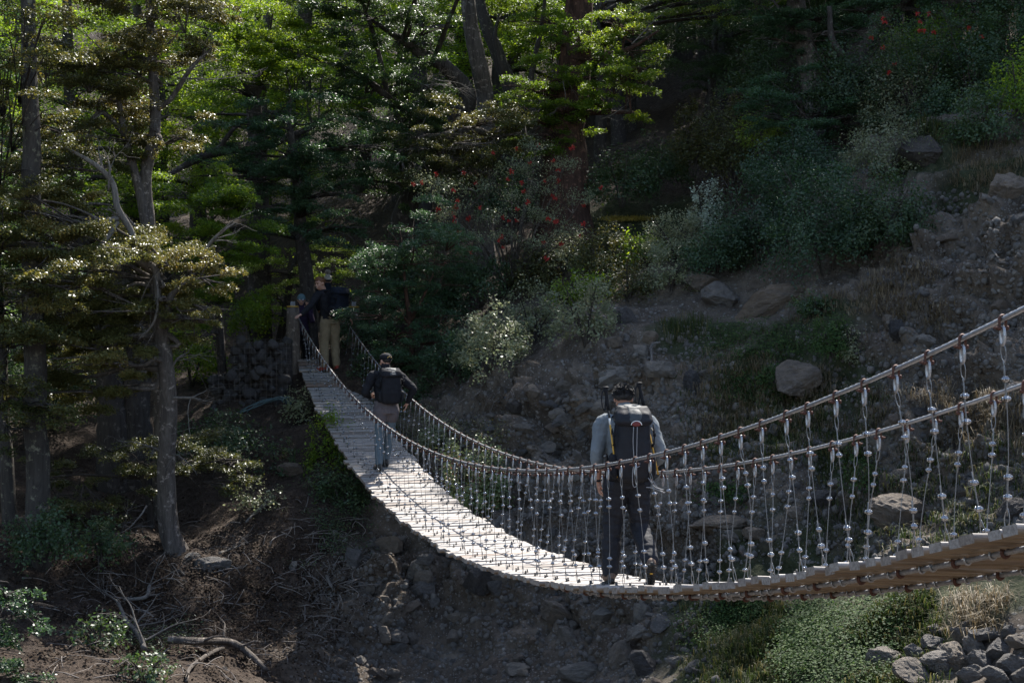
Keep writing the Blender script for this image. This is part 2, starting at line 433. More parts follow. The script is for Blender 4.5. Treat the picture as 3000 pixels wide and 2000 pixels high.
def worley(x, y, z):
    ix, iy, iz = [np.floor(q).astype(np.int64) for q in (x, y, z)]; best = np.full(x.shape, 9.); rid = np.zeros(x.shape)
    for a in (-1, 0, 1):
        for b in (-1, 0, 1):
            for c in (-1, 0, 1):
                jx, jy, jz = ix + a, iy + b, iz + c
                d = np.sqrt((jx + _h(jx, jy, jz) - x) ** 2 + (jy + _h(jx + 91, jy, jz + 7) - y) ** 2 + (jz + _h(jx, jy + 53, jz + 31) - z) ** 2)
                m = d < best; best = np.where(m, d, best); rid = np.where(m, _h(jx + 17, jy + 3, jz + 71), rid)
    return best, rid
sub_ = (GY > 12) & (GY < 34) & (GX > -11) & (GX < 12) & (bank > .02)
for sc_, am in ((1.5, .26), (3.4, .13), (6.5, .06)):
    d_, r_ = worley(P3[sub_][:, 0] * sc_ + 3 * rough[sub_], P3[sub_][:, 1] * sc_, P3[sub_][:, 2] * sc_)
    rough[sub_] += am * np.clip(.62 - d_, 0, .34) / .34 * (r_ > .45) * bank[sub_] * (.5 + r_)
fade = smooth01(np.hypot(GX, GY), 3, 12)
P3 = P3 + nn * (rough * fade)[..., None]
NY, NX = GX.shape
idx = np.arange(NY * NX).reshape(NY, NX)
tf = np.stack([idx[:-1, :-1], idx[:-1, 1:], idx[1:, 1:], idx[1:, :-1]], -1).reshape(-1, 4)
TV = P3.reshape(-1, 3)
_tri = np.concatenate([tf[:, [0, 1, 2]], tf[:, [0, 2, 3]]])
BVH = BVHTree.FromPolygons(TV.tolist(), tf.tolist())
def hit(u, v, fallback=30.):
    """where the sight line through photograph pixel u, v meets the ground"""
    d = Vector(((u - 1500) / FPX, 1, (1000 - v) / FPX)).normalized()
    h = BVH.ray_cast(d * 6, d)
    if h[0] is None:
        p = at(u, v, fallback); return ground(p.x, p.y), Vector((0, 0, 1))
    return h[0], h[1] if h[1].z > 0 else -h[1]
def ground(x, y):
    h = BVH.ray_cast(Vector((x, y, 200)), Vector((0, 0, -1)))
    return h[0] if h[0] is not None else Vector((x, y, float(ground0(np.array([x]), np.array([y]))[0])))

# forest floor / grass / earth masks from blobs placed on the ground
mask = np.zeros((len(TV), 3))
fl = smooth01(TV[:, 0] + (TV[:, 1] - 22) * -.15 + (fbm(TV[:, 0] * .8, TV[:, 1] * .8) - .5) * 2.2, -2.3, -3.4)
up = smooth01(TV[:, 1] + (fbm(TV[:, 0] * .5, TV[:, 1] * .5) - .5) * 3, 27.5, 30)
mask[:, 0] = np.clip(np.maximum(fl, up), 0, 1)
def blob(u, v, r, ch, amt=1.):
    p, _ = hit(u, v); d = np.linalg.norm(TV - np.array(p), axis=1)
    w = smooth01(d + (fbm(TV[:, 0] * 1.7, TV[:, 1] * 1.7, TV[:, 2] * 1.7) - .5) * r, r, r * .55) * amt
    mask[:, ch] = np.maximum(mask[:, ch], w)
for q in [(2250,1800,2.),(2500,1850,2.),(2150,1950,1.6),(2750,1750,1.5),(2250,1120,1.2),(2350,1000,1.4),(2200,1250,1.1),(2050,960,1.),(2900,1720,1.),
          (2700,430,1.3),(2900,520,1.2),(2450,1150,1.),(1900,650,2.2,),(2500,1350,.8)]:
    blob(*q, 1, .85)
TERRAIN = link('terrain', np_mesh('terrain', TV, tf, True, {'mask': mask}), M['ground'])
tag(TERRAIN, kind='structure')
# ------------------------------------------------------------------ bridge
W = 1.05
def zdeck(s): return np.polyval([.00024, .0027, -.29, .58], s) if False else .5 * (np.polyval([.000117, .010218, -.446464, 1.623195], s) + np.polyval(ZF, s))
ZF = [.000117, .010218, -.446464, 1.623195]
def zrail(s): return np.polyval([-3.5e-05, .016675, -.526469, 2.927924], s)
AX = Vector((-.31, 1, 0)).normalized(); PX = Vector((AX.y, -AX.x, 0))
def deckpt(s, across=0., up=0.):
    """s: distance ahead of the near edge, across: metres from the near (left) edge"""
    b = Vector((4.413 - .31 * s, s, 0)) + PX * across
    roll = .07 * max(0., min(1., (15.5 - s) / 3.5))     # the deck hangs a little lower on its far side
    return Vector((b.x, b.y, float(zdeck(s)) + up - roll * across / W))
def railpt(s, side, out=0.):
    b = Vector((4.413 - .31 * s, s, 0)) + PX * ((.05 - out) if side < 0 else (W - .05 + out))
    return Vector((b.x, b.y, float(zrail(s)) - (.05 if side > 0 else 0)))
def tang(fn, s):
    return (fn(s + .05) - fn(s - .05)).normalized()

S0, S1 = 1.4, 27.75
BR = thing('suspension_bridge', deckpt(27.6, W / 2), 'sagging plank and steel cable suspension footbridge across the gully', 'footbridge')
inv = BR.location.copy()
def bpart(o):  # keep world place under the bridge's own origin
    o.parent = BR; o.matrix_parent_inverse = Matrix.Translation(-inv); return o

dk = MB()
s = S0; k = 0
while s < S1:
    w = random.choice([.105, .112, .118, .122, .125]); s_c = s + .074
    t = tang(lambda q: deckpt(q), s_c); up = PX.cross(t).normalized()
    if up.z < 0: up = -up
    e0 = -random.uniform(-.015, .03) - (.05 if random.random() < .08 else 0); e1 = W + random.uniform(-.015, .03) + (.05 if random.random() < .08 else 0)
    th = random.uniform(.044, .052); tilt = random.gauss(0, .02); dz = random.gauss(0, .004)
    yaw = random.gauss(0, .006)
    nseg = 8; pr = random.random()
    vs = []; lc = []; we = []
    rows = []
    for i in range(nseg + 1):
        a = e0 + (e1 - e0) * i / nseg
        c = deckpt(s_c, a) + t * (yaw * (a - W / 2)) + up * (dz + .004 * math.sin(a * 5 + k))
        hw = w / 2 + random.gauss(0, .0015); ch = .006
        prof = [(-hw, -th), (hw, -th), (hw, -ch), (hw - ch, 0), (-hw + ch, 0), (-hw, -ch)]
        for (x, z) in prof:
            vs.append(c + t * x + up * (z + x * tilt)); lc.append((a + k * 3.17, x + k * .7, z)); we.append(1. if z > -th + .001 else 0.)
    f = []
    for i in range(nseg):
        for j in range(6):
            f.append([i * 6 + j, i * 6 + (j + 1) % 6, (i + 1) * 6 + (j + 1) % 6, (i + 1) * 6 + j])
    # separate weathered ring for the bottom corners so ends stay grey
    nV = len(vs)
    vs = [tuple(q) for q in vs]
    dk.add(vs, f, prand=pr, weather=np.array(we), lx=[q[0] for q in lc], ly=[q[1] for q in lc], lz=[q[2] for q in lc])
    for i in (0, nseg):
        r = [vs[i * 6 + j] for j in range(6)]
        rl = [lc[i * 6 + j] for j in range(6)]
        q = [[0, 1, 2, 5], [5, 2, 3, 4]]
        if i == 0: q = [x[::-1] for x in q]
        dk.add(r, q, prand=pr, weather=.75, lx=[x[2] * 2 + k for x in rl], ly=[x[1] for x in rl], lz=[x[2] for x in rl])
    # carriage bolts standing out of the plank, hook nuts below
    for a in (.13, .2, W - .2, W - .13):
        if k % 2 == (0 if a in (.13, W - .2) else 1):
            p = deckpt(s_c, a)
            dk.tube([p - up * .01, p + up * .035], .007, 5, 1)
            dk.tube([p + up * .004, p + up * .012], .014, 6, 1)
    s += .148; k += 1
me = dk.mesh('deck')
# pack local coordinates into one colour attribute
n = len(me.vertices); arr = np.zeros((n, 4), np.float32)
for i, nm in enumerate(('lx', 'ly', 'lz')):
    b = np.zeros(n, np.float32); me.attributes[nm].data.foreach_get('value', b); arr[:, i] = b
for nm in ('lx', 'ly', 'lz'): me.attributes.remove(me.attributes[nm])
ca = me.attributes.new('lco', 'FLOAT_COLOR', 'POINT'); ca.data.foreach_set('color', arr.ravel())
DECK = bpart(link('deck', me, [M['plank'], M['bolt']]))

def cable(name, fn, r, s0, s1, lamp=.13):
    pts = [fn(q) for q in np.arange(s0, s1, .016)]
    mb = MB(); mb.tube(pts, r, 14, 0, 7, lamp, .024)
    return bpart(mb.build(name, M['steel'], None, True))
cable('handrail_cable', lambda q: railpt(q, -1), .0125, S0 - .3, 28.0)
cable('handrail_cable', lambda q: railpt(q, 1), .0125, S0 - .3, 28.0)
for a in (.2, W - .2):
    c = cable('deck_cable', lambda q: deckpt(q, a, -.076), .014, S0, 27.9)
    # U bolts that hold planks to the cable
    hb = MB()
    for i, q in enumerate(np.arange(S0 + .07, 16, .148)):
        t = tang(lambda x: deckpt(x, a), q); rusty = i % 3 == 1
        c0 = deckpt(q + (.03 if i % 2 else -.02), a, -.076)
        ring = [c0 + PX * (.021 * math.cos(x)) + Vector((0, 0, .021 * math.sin(x) if math.sin(x) < 0 else .04 * math.sin(x))) for x in np.linspace(math.pi * .85, math.pi * 2.15, 9)]
        hb.tube(ring, .0075 if not rusty else .012, 5, 1 if rusty else 0)
    o = hb.build('hook_bolts', [M['yellow2'] if 'yellow2' in M else M['steel'], M['rust']], c, True)
    o['kind'] = 'stuff'

# hanger pieces shared by all suspenders (local: x across outward, y along bridge, z up, origin at rail centre)
def mesh_clamp():
    mb = MB()
    arc = [Vector((.019 * math.cos(x), 0, .019 * math.sin(x))) for x in np.linspace(-.25, math.pi + .25, 10)]
    arc = [Vector((.017, 0, -.055))] + arc + [Vector((-.017, 0, -.055))]
    v, f = tube(arc, .006, 4); v = np.array(v); v[:, 1] *= 1.9; mb.add(v, f)
    mb.tube([(-.026, 0, -.042), (.05, 0, -.042)], .0065, 6)
    mb.tube([(-.03, 0, -.042), (-.02, 0, -.042)], .012, 6); mb.tube([(.021, 0, -.042), (.033, 0, -.042)], .012, 6)
    return mb.mesh('clamp', False)
def mesh_shackle():
    mb = MB()
    loop = [Vector((0, .015 * math.cos(x), -.08 + .044 * math.sin(x))) for x in np.linspace(0, 2 * math.pi, 15)]
    mb.tube(loop, .0085, 6, caps=False)
    return mb.mesh('shackle', True)
def mesh_clip():
    mb = MB()
    mb.box((0, 0, 0), (.016, 0, 0), (0, .014, 0), (0, 0, .021))
    for sx in (-1, 1):
        mb.tube([(sx * .013, -.024, 0), (sx * .013, .027, 0)], .006, 6)
        mb.tube([(sx * .013, .011, 0), (sx * .013, .022, 0)], .0155, 6)
        mb.tube([(sx * .013, -.024, 0), (sx * .013, -.013, 0)], .014, 6)
    mb.tube([(-.013, -.02, 0), (0, -.024, 0), (.013, -.02, 0)], .006, 6)
    mb.v = [x * .68 for x in mb.v]; return mb.mesh('cable_clip', False)
MC, MS, MK = mesh_clamp(), mesh_shackle(), mesh_clip()
for m_, q in ((MC, 'rust'), (MS, 'steel'), (MK, 'clip')): m_.materials.append(M[q])

def wire_mesh(H, dx, dy, sway):
    """wire with a teardrop eye at each end; local origin at the rail, H down to the deck"""
    mb = MB(); zt = -.118
    end = Vector((dx, dy, -H))
    base = [Vector((0, 0, zt)) + (end - Vector((0, 0, zt))) * t + Vector((sway[0], sway[1], 0)) * math.sin(t * math.pi) for t in np.linspace(0, 1, 9)]
    P = lambda t: Vector(smooth_at(base, t))
    L = H + zt
    eye = .10 / L; c1 = .17 / L; c2 = (.17 + random.uniform(.06, .13)) / L
    mb.tube([P(t) for t in np.linspace(eye * .8, 1 - eye * .6, 14)], .0025, 5)
    for (t0, t1, tail) in ((0, eye, c2 + .05 / L), (1, 1 - eye, 1 - c2 - .04 / L)):
        a, b = P(t0), P(t1); dirv = (b - a); side = Vector((0, 1, 0))
        lp = [b + dirv * .0, a + dirv * .75 + side * .014, a + dirv * .4 + side * .02, a + dirv * .12 + side * .014, a,
              a + dirv * .12 - side * .014, a + dirv * .4 - side * .02, a + dirv * .75 - side * .014, b + side * -.006, P(tail) + side * -.009]
        mb.tube(smoothpath(lp, 3), .0025, 5)
    me = mb.mesh('suspender', True)
    return me, [P(c1), P(c2), P(1 - c1 * .9), P(1 - c2 * .95)]
def smooth_at(base, t):
    t = max(0, min(1, t)) * (len(base) - 1); i = min(int(t), len(base) - 2); f = t - i
    return base[i] * (1 - f) + base[i + 1] * f

sus = []
sk = S0 + .1
while sk < 27.6: sus.append(sk); sk += .295
N_IND = 50
first = sum(1 for q in sus if q < 5.0)      # out of the picture to the right
rest = MB()
for si, side in enumerate((-1, 1)):
    for i, q in enumerate(sus):
        if q < 3.0: continue
        q = q + random.gauss(0, .012) + (0 if side < 0 else .13)
        o = railpt(q, side); H = o.z - deckpt(q, 0 if side < 0 else W).z
        rot = Matrix.Rotation(math.atan2(-AX.x, AX.y) , 3, 'Z')   # local y along the bridge
        if side < 0:
            rot = rot @ Matrix(((-1, 0, 0), (0, -1, 0), (0, 0, 1)))
        dy = random.choice([-1, 1]) * random.uniform(.0, .07); dx = random.uniform(-.11, -.03)
        me, clips = wire_mesh(H, dx, dy, (random.gauss(0, .012), random.gauss(0, .015)))
        M4 = Matrix.Translation(o) @ rot.to_4x4()
        spins = [random.uniform(-.6, .6) + (math.pi if random.random() < .3 else 0) for _ in range(4)]
        if first <= i < first + N_IND:
            me.materials.append(M['wire'])
            so = link('suspender', me); so.matrix_world = M4; so.parent = BR; so.matrix_parent_inverse = Matrix.Translation(-inv)
            link('clamp', MC, None, so); link('shackle', MS, None, so)
            for c, sp in zip(clips, spins):
                co = link('cable_clip', MK, None, so); co.location = c; co.rotation_euler = (0, 0, sp)
        else:
            def put(msh, mat4, mi):
                v = np.array([tuple(mat4 @ x.co) for x in msh.vertices])
                f3 = [list(p.vertices) for p in msh.polygons if len(p.vertices) == 3]; f4 = [list(p.vertices) for p in msh.polygons if len(p.vertices) == 4]
                base = rest.n; rest.add(v, np.array(f4) if f4 else np.zeros((0, 4), int), mi)
                if f3: rest.f3.append(np.array(f3) + base); rest.m3 += [mi] * len(f3)
            put(me, M4, 0); put(MC, M4, 1); put(MS, M4, 2)
            for c, sp in zip(clips, spins): put(MK, M4 @ Matrix.Translation(c) @ Matrix.Rotation(sp, 4, 'Z'), 3)
            bpy.data.meshes.remove(me)
ro = bpart(rest.build('suspender', [M['wire'], M['rust'], M['steel'], M['clip']])); ro['kind'] = 'stuff'

# portal posts at the far end, and their caps
def wood_post(p, r, h0, h1, lean=0.):
    mb = MB(); pts = [(p.x + lean * t * 0.35, p.y, p.z + h0 + (h1 - h0) * t) for t in np.linspace(0, 1, 12)]
    mb.tube(pts, [r * (1.08 - .12 * t + .03 * math.sin(t * 17)) for t in np.linspace(0, 1, 12)], 14, rough=.06)
    o = bpart(mb.build('post', M['post'], None, True))
    mb = MB(); c = Vector(pts[-1]); mb.box(c + Vector((0, 0, .022)), (r * .8, 0, 0), (0, r * .8, 0), (0, 0, .012))
    mb.build('saddle_plate', M['yellow'], o)
    mb = MB()
    for k_ in range(3):
        mb.tube([c + Vector((-.03 + .03 * k_, .05 * math.cos(x), .05 + .07 * math.sin(x))) for x in np.linspace(0, 2 * math.pi, 12)], .011, 5, caps=False)
    mb.build('cable_eye', M['steel'], o, True)
    return o
pl = deckpt(27.9, -.02); pr_ = deckpt(27.9, W + .1)
wood_post(pl, .13, -1.1, 1.0, -.12); wood_post(pr_, .13, -1.1, 1.0)
for a in (-.1, W + .12):
    p = deckpt(1.2, a); 
    wood_post(p, .13, -3., 1.05)
# backstays from the far posts down to the ground
mb = MB()
for side in (-1, 1):
    p0 = railpt(27.9, side); p1 = ground(p0.x - .8, p0.y + 3.5)
    mb.tube([p0, p0.lerp(p1, .5) - Vector((0, 0, .08)), p1], .0125, 6)
bpart(mb.build('backstay_cable', M['steel'], None, True))
# ------------------------------------------------------------------ vegetation
DENS = 1.4
def leaf_quads(c, n, a, l, w):
    """rhombic folded leaves: centre, normal, along-direction, length, width arrays -> verts, faces"""
    n = n / (np.linalg.norm(n, axis=1)[:, None] + 1e-9)
    a = a - n * (a * n).sum(1)[:, None]; a /= np.linalg.norm(a, axis=1)[:, None] + 1e-9
    b = np.cross(n, a)
    l = l[:, None]; w = w[:, None]
    v = np.stack([c - a * l * .5, c + b * w * .5 + a * l * .08, c + a * l * .5, c - b * w * .5 + a * l * .08], 1).reshape(-1, 3)
    f = np.arange(len(c) * 4).reshape(-1, 4)
    return v, f


def plate_leaves(c, R, az, n, tilt=0., asp=.62, droop=.22, thick=.07, jit=.55, ls=.045, twiggy=True):
    """one flat fan of leafy twigs; grows from -az side outwards"""
    nb = max(5, int(5 + R * 2))
    fan = RNG.normal(0, .42, nb); ln = R * 2 * RNG.uniform(.7, 1.05, nb)
    b = RNG.integers(0, nb, n)
    t = RNG.random(n) ** .75
    tq = (np.floor(t * 11) + .5 + RNG.normal(0, .12, n)) / 11
    side = np.where(RNG.random(n) < .5, -1, 1)
    tw = (.42 * R * asp / .62) * (1.15 - tq * .75) * RNG.random(n) ** .8
    ang = fan[b] + side * 0
    dx, dy = np.cos(ang), np.sin(ang)
    tang_ = ang + side * .95
    x = -R + dx * tq * ln[b] + np.cos(tang_) * tw
    y = dy * tq * ln[b] * asp * 1.2 + np.sin(tang_) * tw
    lay = np.array(RNG.normal(0, thick * R, nb))[b]
    z = lay + RNG.normal(0, .018 + .025 * R, n) - droop * R * ((x / R) ** 2 * .6 + (y / R) ** 2) + .08 * R * np.sin(x * 4 + c[0] * 3)
    ca, sa = math.cos(az), math.sin(az)
    z = z + x * tilt
    X = c[0] + x * ca - y * sa; Y = c[1] + x * sa + y * ca
    pos = np.stack([X, Y, c[2] + z], 1)
    nrm = np.stack([RNG.normal(0, jit, n), RNG.normal(-.12, jit, n), np.ones(n)], 1)
    ad = tang_ + RNG.normal(0, .5, n) + az
    al = np.stack([np.cos(ad), np.sin(ad), RNG.normal(-.15, .2, n)], 1)
    l = ls * RNG.uniform(.65, 1.25, n)
    return pos, nrm, al, l


def clump_leaves(c, rx, ry, rz, n, ls=.04, k=26, shell=.75, jit=1.1, cr=.22):
    """shrub mass: leaves gathered in clumps near the surface of an ellipsoid dome"""
    d = RNG.normal(0, 1, (k, 3)); d[:, 2] = np.abs(d[:, 2]) * .9 - .15; d /= np.linalg.norm(d, axis=1)[:, None]
    rad = RNG.uniform(shell - .35, 1.08, k)[:, None]
    cc = d * rad * np.array([rx, ry, rz])
    b = RNG.integers(0, k, n)
    sz = (RNG.uniform(.6, 1.4, k) * cr)[b][:, None]
    pos = cc[b] + RNG.normal(0, 1, (n, 3)) * sz * np.array([rx, ry, rz * .8]) 
    nrm = d[b] * .5 + RNG.normal(0, jit * .5, (n, 3)) + np.array([0, -.1, .55])
    al = RNG.normal(0, 1, (n, 3)) + d[b] * .8
    return pos + np.array(c), nrm, al, ls * RNG.uniform(.6, 1.3, n)


def crown_mesh(name, chunks, wr=.6):
    pos, nrm, al, l = [np.concatenate(q) for q in zip(*chunks)]
    v, f = leaf_quads(pos, nrm, al, l, l * wr)
    # neighbouring leaves share a tone: blend low noise with pure random
    r = .55 * RNG.random(len(pos)) + .45 * np.clip((fbm(pos[:, 0] * 1.3, pos[:, 1] * 1.3, pos[:, 2] * 1.3, 3) - .22) * 1.9, 0, 1)
    return np_mesh(name, v, f, False, {'rnd': np.repeat(r, 4)})


def limb(mb, pts, k=5, n=8, rough=.06):
    """pts: (x,y,z,r)"""
    q = smoothpath(pts, k)
    wob = np.stack([fbm(q[:, 2] * 1.5 + 3, q[:, 0] * 1.5) - .5, fbm(q[:, 2] * 1.5 + 40, q[:, 1]) - .5], 1) * .1
    q[:, :2] += wob * np.clip(q[:, 3:4] * 6, 0, 1)
    mb.tube(q[:, :3], np.maximum(q[:, 3], .003), n, rough=rough)
    return q

def px(u, v, d, r): return (*at(u, v, d), r)

def dead_branch(mb, p, dirv, L, r, lev=2, spread=.9):
    d = Vector(dirv).normalized(); pts = []; c = Vector(p)
    n = 6
    for i in range(n + 1):
        pts.append((*c, r * (1 - .8 * i / n)))
        d = (d + Vector((RNG.normal(0, .18), RNG.normal(0, .18), RNG.normal(0, .16)))).normalized(); c = c + d * L / n
    q = smoothpath(pts, 2); mb.tube(q[:, :3], np.maximum(q[:, 3], .0025), 5 if r > .012 else 4)
    if lev:
        for _ in range(random.choice([3, 4, 5])):
            i = random.randint(1, n - 1); a = Vector(pts[i][:3]) 
            sd_ = (d + Vector((RNG.normal(0, spread), RNG.normal(0, spread), RNG.normal(0.05, spread * .7)))).normalized()
            dead_branch(mb, a, sd_, L * random.uniform(.35, .6), max(.003, pts[i][3] * .55), lev - 1, spread)


def make_tree(name, label, trunks, plates, leaf, bark='bark_dark', ls=.043, dens=1., dead=None, group=None, cat='tree', twigs=True, thick=.07, jit=.55):
    """trunks: list of polylines (u,v,d,r); plates: (u,v,d,R[,tilt]); all in one tree"""
    p0 = trunks[0][0]; base = at(*p0[:3]); g = ground(base.x, base.y)
    root = thing(name, (base.x, base.y, min(base.z, g.z)), label, cat, group)
    o = np.array(root.location)
    mb = MB(); spine = []
    for ti, tr in enumerate(trunks):
        pts = [px(*q) for q in tr]
        if ti == 0 and pts[0][2] > g.z - .25:
            pts = [(pts[0][0], pts[0][1], g.z - .4, pts[0][3] * 1.35)] + pts
        pts = [tuple(np.array(q) - np.array([*o, 0])) for q in pts]
        q = limb(mb, pts, 6, 12 if pts[0][3] > .12 else 8); spine.append(q)
    spine_all = np.concatenate(spine)
    chunks = []
    for pl in plates:
        u, v, d, R = pl[:4]; tilt = pl[4] if len(pl) > 4 else random.uniform(-.12, .1)
        c = np.array(at(u, v, d)) - o
        # grow away from the nearest slightly lower piece of trunk
        e = spine_all[:, :3] - c; dist = np.linalg.norm(e * np.array([1, 1, .8]), axis=1) + np.maximum(0, spine_all[:, 2] - c[2] - .1) * 2
        j = int(np.argmin(dist)); s_ = spine_all[j]
        az = math.atan2(c[1] - s_[1], c[0] - s_[0]) if np.hypot(c[0] - s_[0], c[1] - s_[1]) > .25 else random.uniform(0, 6.28)
        n = int(DENS * dens * R * R * 3300 * (.045 / ls) ** 2)
        for _ in range(max(4, int(5 * R + 2))):
            rs_ = R * random.uniform(.32, .6); q_ = random.uniform(0, 6.28); ro_ = R * .8 * math.sqrt(random.random())
            cs = c + np.array([math.cos(q_) * ro_, math.sin(q_) * ro_, random.gauss(-.05, .3) * R])
            a2 = math.atan2(cs[1] - s_[1], cs[0] - s_[0]) + random.gauss(0, .5)
            chunks.append(plate_leaves(cs, rs_, a2, int(n * rs_ * rs_ / R / R) + 8, random.uniform(-.25, .2), ls=ls, thick=thick, jit=jit + .15))
            limb(mb, [(*(c * .6 + np.array(s_[:3]) * .4), .012), (*((c + cs) / 2 + np.array([0, 0, .02])), .009), (*cs, .004)], 3, 4)
        st = np.array([c[0] - R * math.cos(az), c[1] - R * math.sin(az), c[2] - .1 * R])
        mid = (np.array(s_[:3]) + st) / 2 + np.array([0, 0, .08])
        r0 = min(.05 + .02 * R, s_[3] * .55)
        limb(mb, [(*s_[:3], r0), (*mid, r0 * .75), (*st, r0 * .5), (*(c + np.array([0, 0, -.04 * R])), r0 * .28)], 4, 6)
        if twigs:
            for _ in range(4):
                a = az + random.uniform(-.8, .8); e_ = c + np.array([math.cos(a), math.sin(a), -.1]) * R * random.uniform(.5, .9)
                limb(mb, [(*st, r0 * .3), (*((st + e_) / 2 + np.array([0, 0, .03])), r0 * .2), (*e_, .004)], 3, 4)
    tr_o = mb.build('trunk', M[bark], root, True)
    link('crown', crown_mesh('crown', chunks), M[leaf], root)
    if dead:
        for bt in dead:
            mb = MB()
            if isinstance(bt[0], tuple):
                pts = [tuple(np.array(px(*q)) - np.array([*o, 0])) for q in bt]
                q = limb(mb, pts, 5, 7)
                for _ in range(3):
                    i = random.randint(len(q) // 3, len(q) - 2)
                    dead_branch(mb, q[i, :3], q[min(i + 2, len(q) - 1), :3] - q[i, :3] + RNG.normal(0, .05, 3), random.uniform(.3, .8), max(.006, q[i, 3] * .5), 1)
            else:
                u, v, d, L, dr = bt
                dead_branch(mb, Vector(at(u, v, d)) - Vector(o), dr, L, .016, 2)
            mb.build('dead_branch', M['deadwood'], root, True)
    return root

J = lambda lst, d, sp=.5: [(u, v, d + random.uniform(-sp, sp), R) for (u, v, R) in lst]

# copper-leaved tree in front at left, with its grey dead limb
make_tree('southern_beech', 'coppery olive tree with a crooked grey dead limb left of the bridge',
    [[(535,1665,22,.21),(500,1560,22,.165),(487,1430,21.9,.145),(488,1320,21.8,.14),(497,1200,21.7,.135),(490,1100,21.6,.125),(472,985,21.6,.115),(460,905,21.5,.095),(452,830,21.5,.07),(470,760,21.5,.05)],
     [(485,940,21.5,.08),(500,870,21.4,.05),(540,830,21.3,.03),(570,800,21.3,.012)]],
    J([(100,620,.85),(20,690,.8),(200,590,.7),(60,580,.6),(300,800,1.),(440,770,.85),(560,790,.6),(230,900,1.0),(370,900,1.),(510,870,.75),(610,900,.5),
       (280,980,.9),(390,1000,.7),(160,1000,.75),(130,1090,.7),(220,1140,.65),(330,1060,.55),(100,880,.6),(560,930,.5),(250,830,.8),(330,720,.8),(420,830,.8),(480,930,.7),(190,830,.8),(330,900,.9),(600,820,.6),(150,720,.8),(240,1040,.7),(80,780,.8),(350,1130,.5)], 21.3, .7),
    'leaf_copper', 'bark_grey', .037, 1.45,
    dead=[[(462,900,21.4,.06),(455,790,21.3,.055),(405,760,21.2,.055),(385,680,21.2,.05),(345,610,21.1,.05),(332,540,21.1,.045),(292,492,21.,.04),(225,450,21.,.025),(160,415,21.,.01)],
          [(345,650,21.1,.035),(320,690,21.0,.035),(285,730,20.9,.03),(262,790,20.9,.02),(235,835,20.9,.014),(165,870,20.8,.006)],
          [(345,640,21.1,.04),(300,650,21,.035),(240,680,20.9,.025),(180,690,20.9,.012)],
          [(452,800,21.3,.02),(462,850,21.2,.02),(458,920,21.2,.02),(440,960,21.2,.018),(405,995,21.2,.008)],
          [(590,760,21.4,.03),(615,715,21.4,.028),(650,680,21.3,.022),(690,652,21.3,.008)],
          [(318,560,21.1,.02),(322,500,21.,.018),(318,470,21,.008)],
          [(430,1090,21.5,.02),(380,1085,21.4,.015),(260,1065,21.2,.012),(180,1080,21.2,.005)],
          [(500,1165,21.6,.022),(560,1165,21.5,.018),(590,1170,21.4,.008)],
          [(500,1090,21.6,.02),(520,1050,21.5,.015),(555,1030,21.5,.006)],
          (470,1320,21.7,.8,(-.7,-.3,.1)), (430,1480,21.8,.9,(-.6,-.4,-.6)), (500,1330,21.7,.6,(.3,-.5,.0))])
make_tree('southern_beech', 'taller twin-stemmed coppery tree behind the one with the crooked dead limb',
    [[(475,1270,24,.14),(466,1000,24,.13),(455,800,24,.125),(440,690,24,.12),(428,520,23.9,.105),(452,380,23.9,.095),(450,210,23.9,.08),(440,60,23.9,.06),(425,-80,23.9,.03)],
     [(432,690,23.9,.085),(405,540,23.8,.075),(375,430,23.8,.065),(350,310,23.8,.05),(335,200,23.8,.03)],
     [(440,330,23.9,.05),(500,290,23.8,.045),(560,200,23.7,.035),(620,140,23.7,.015)],[(370,400,23.8,.05),(300,330,23.7,.04),(250,370,23.6,.03),(180,390,23.6,.012)]],
    J([(430,70,1.0),(310,150,1.),(510,50,.8),(190,160,.85),(545,120,.7),(250,230,.9),(390,210,.9),(490,180,.7),(470,395,.6),(300,400,.9),(180,390,.8),(70,400,.8),(535,400,.6),
       (380,300,.6),(110,200,.7),(560,-60,1.),(350,-40,1.),(420,-150,1.1),(30,470,.7),(150,480,.7)], 23.7, .7),
    'leaf_copper', 'bark_grey', .039, 1.35, dead=[(500,220,23.5,1.2,(.8,-.2,.3)),(520,230,23.5,1.3,(.9,-.3,.1)),(300,330,23.5,1.2,(-.6,-.3,-.5)),(490,130,23.5,1.0,(.4,-.4,.2)),(440,360,23.5,.8,(.6,-.3,.4)),(270,260,23.4,1.0,(-.9,-.2,-.2))])
make_tree('southern_beech', 'low spreading olive sapling wrapped around the foot of the coppery tree',
    [[(440,1530,23.4,.06),(430,1440,23.3,.05),(400,1370,23.2,.04),(330,1330,23,.02)],[(435,1450,23.3,.035),(560,1370,23.2,.025),(680,1340,23.1,.01)],[(415,1400,23.3,.03),(240,1390,22.8,.02),(120,1400,22.6,.008)]],
    J([(130,1395,.6),(220,1370,.6),(330,1320,.7),(420,1350,.6),(560,1340,.7),(650,1350,.6),(250,1440,.6),(350,1420,.5),(690,1390,.4),(180,1480,.5),(250,1520,.45),(600,1270,.5),(500,1290,.4),(640,1420,.4)], 22.7, .5), 'leaf_olive', 'bark_dark', .04, .95)
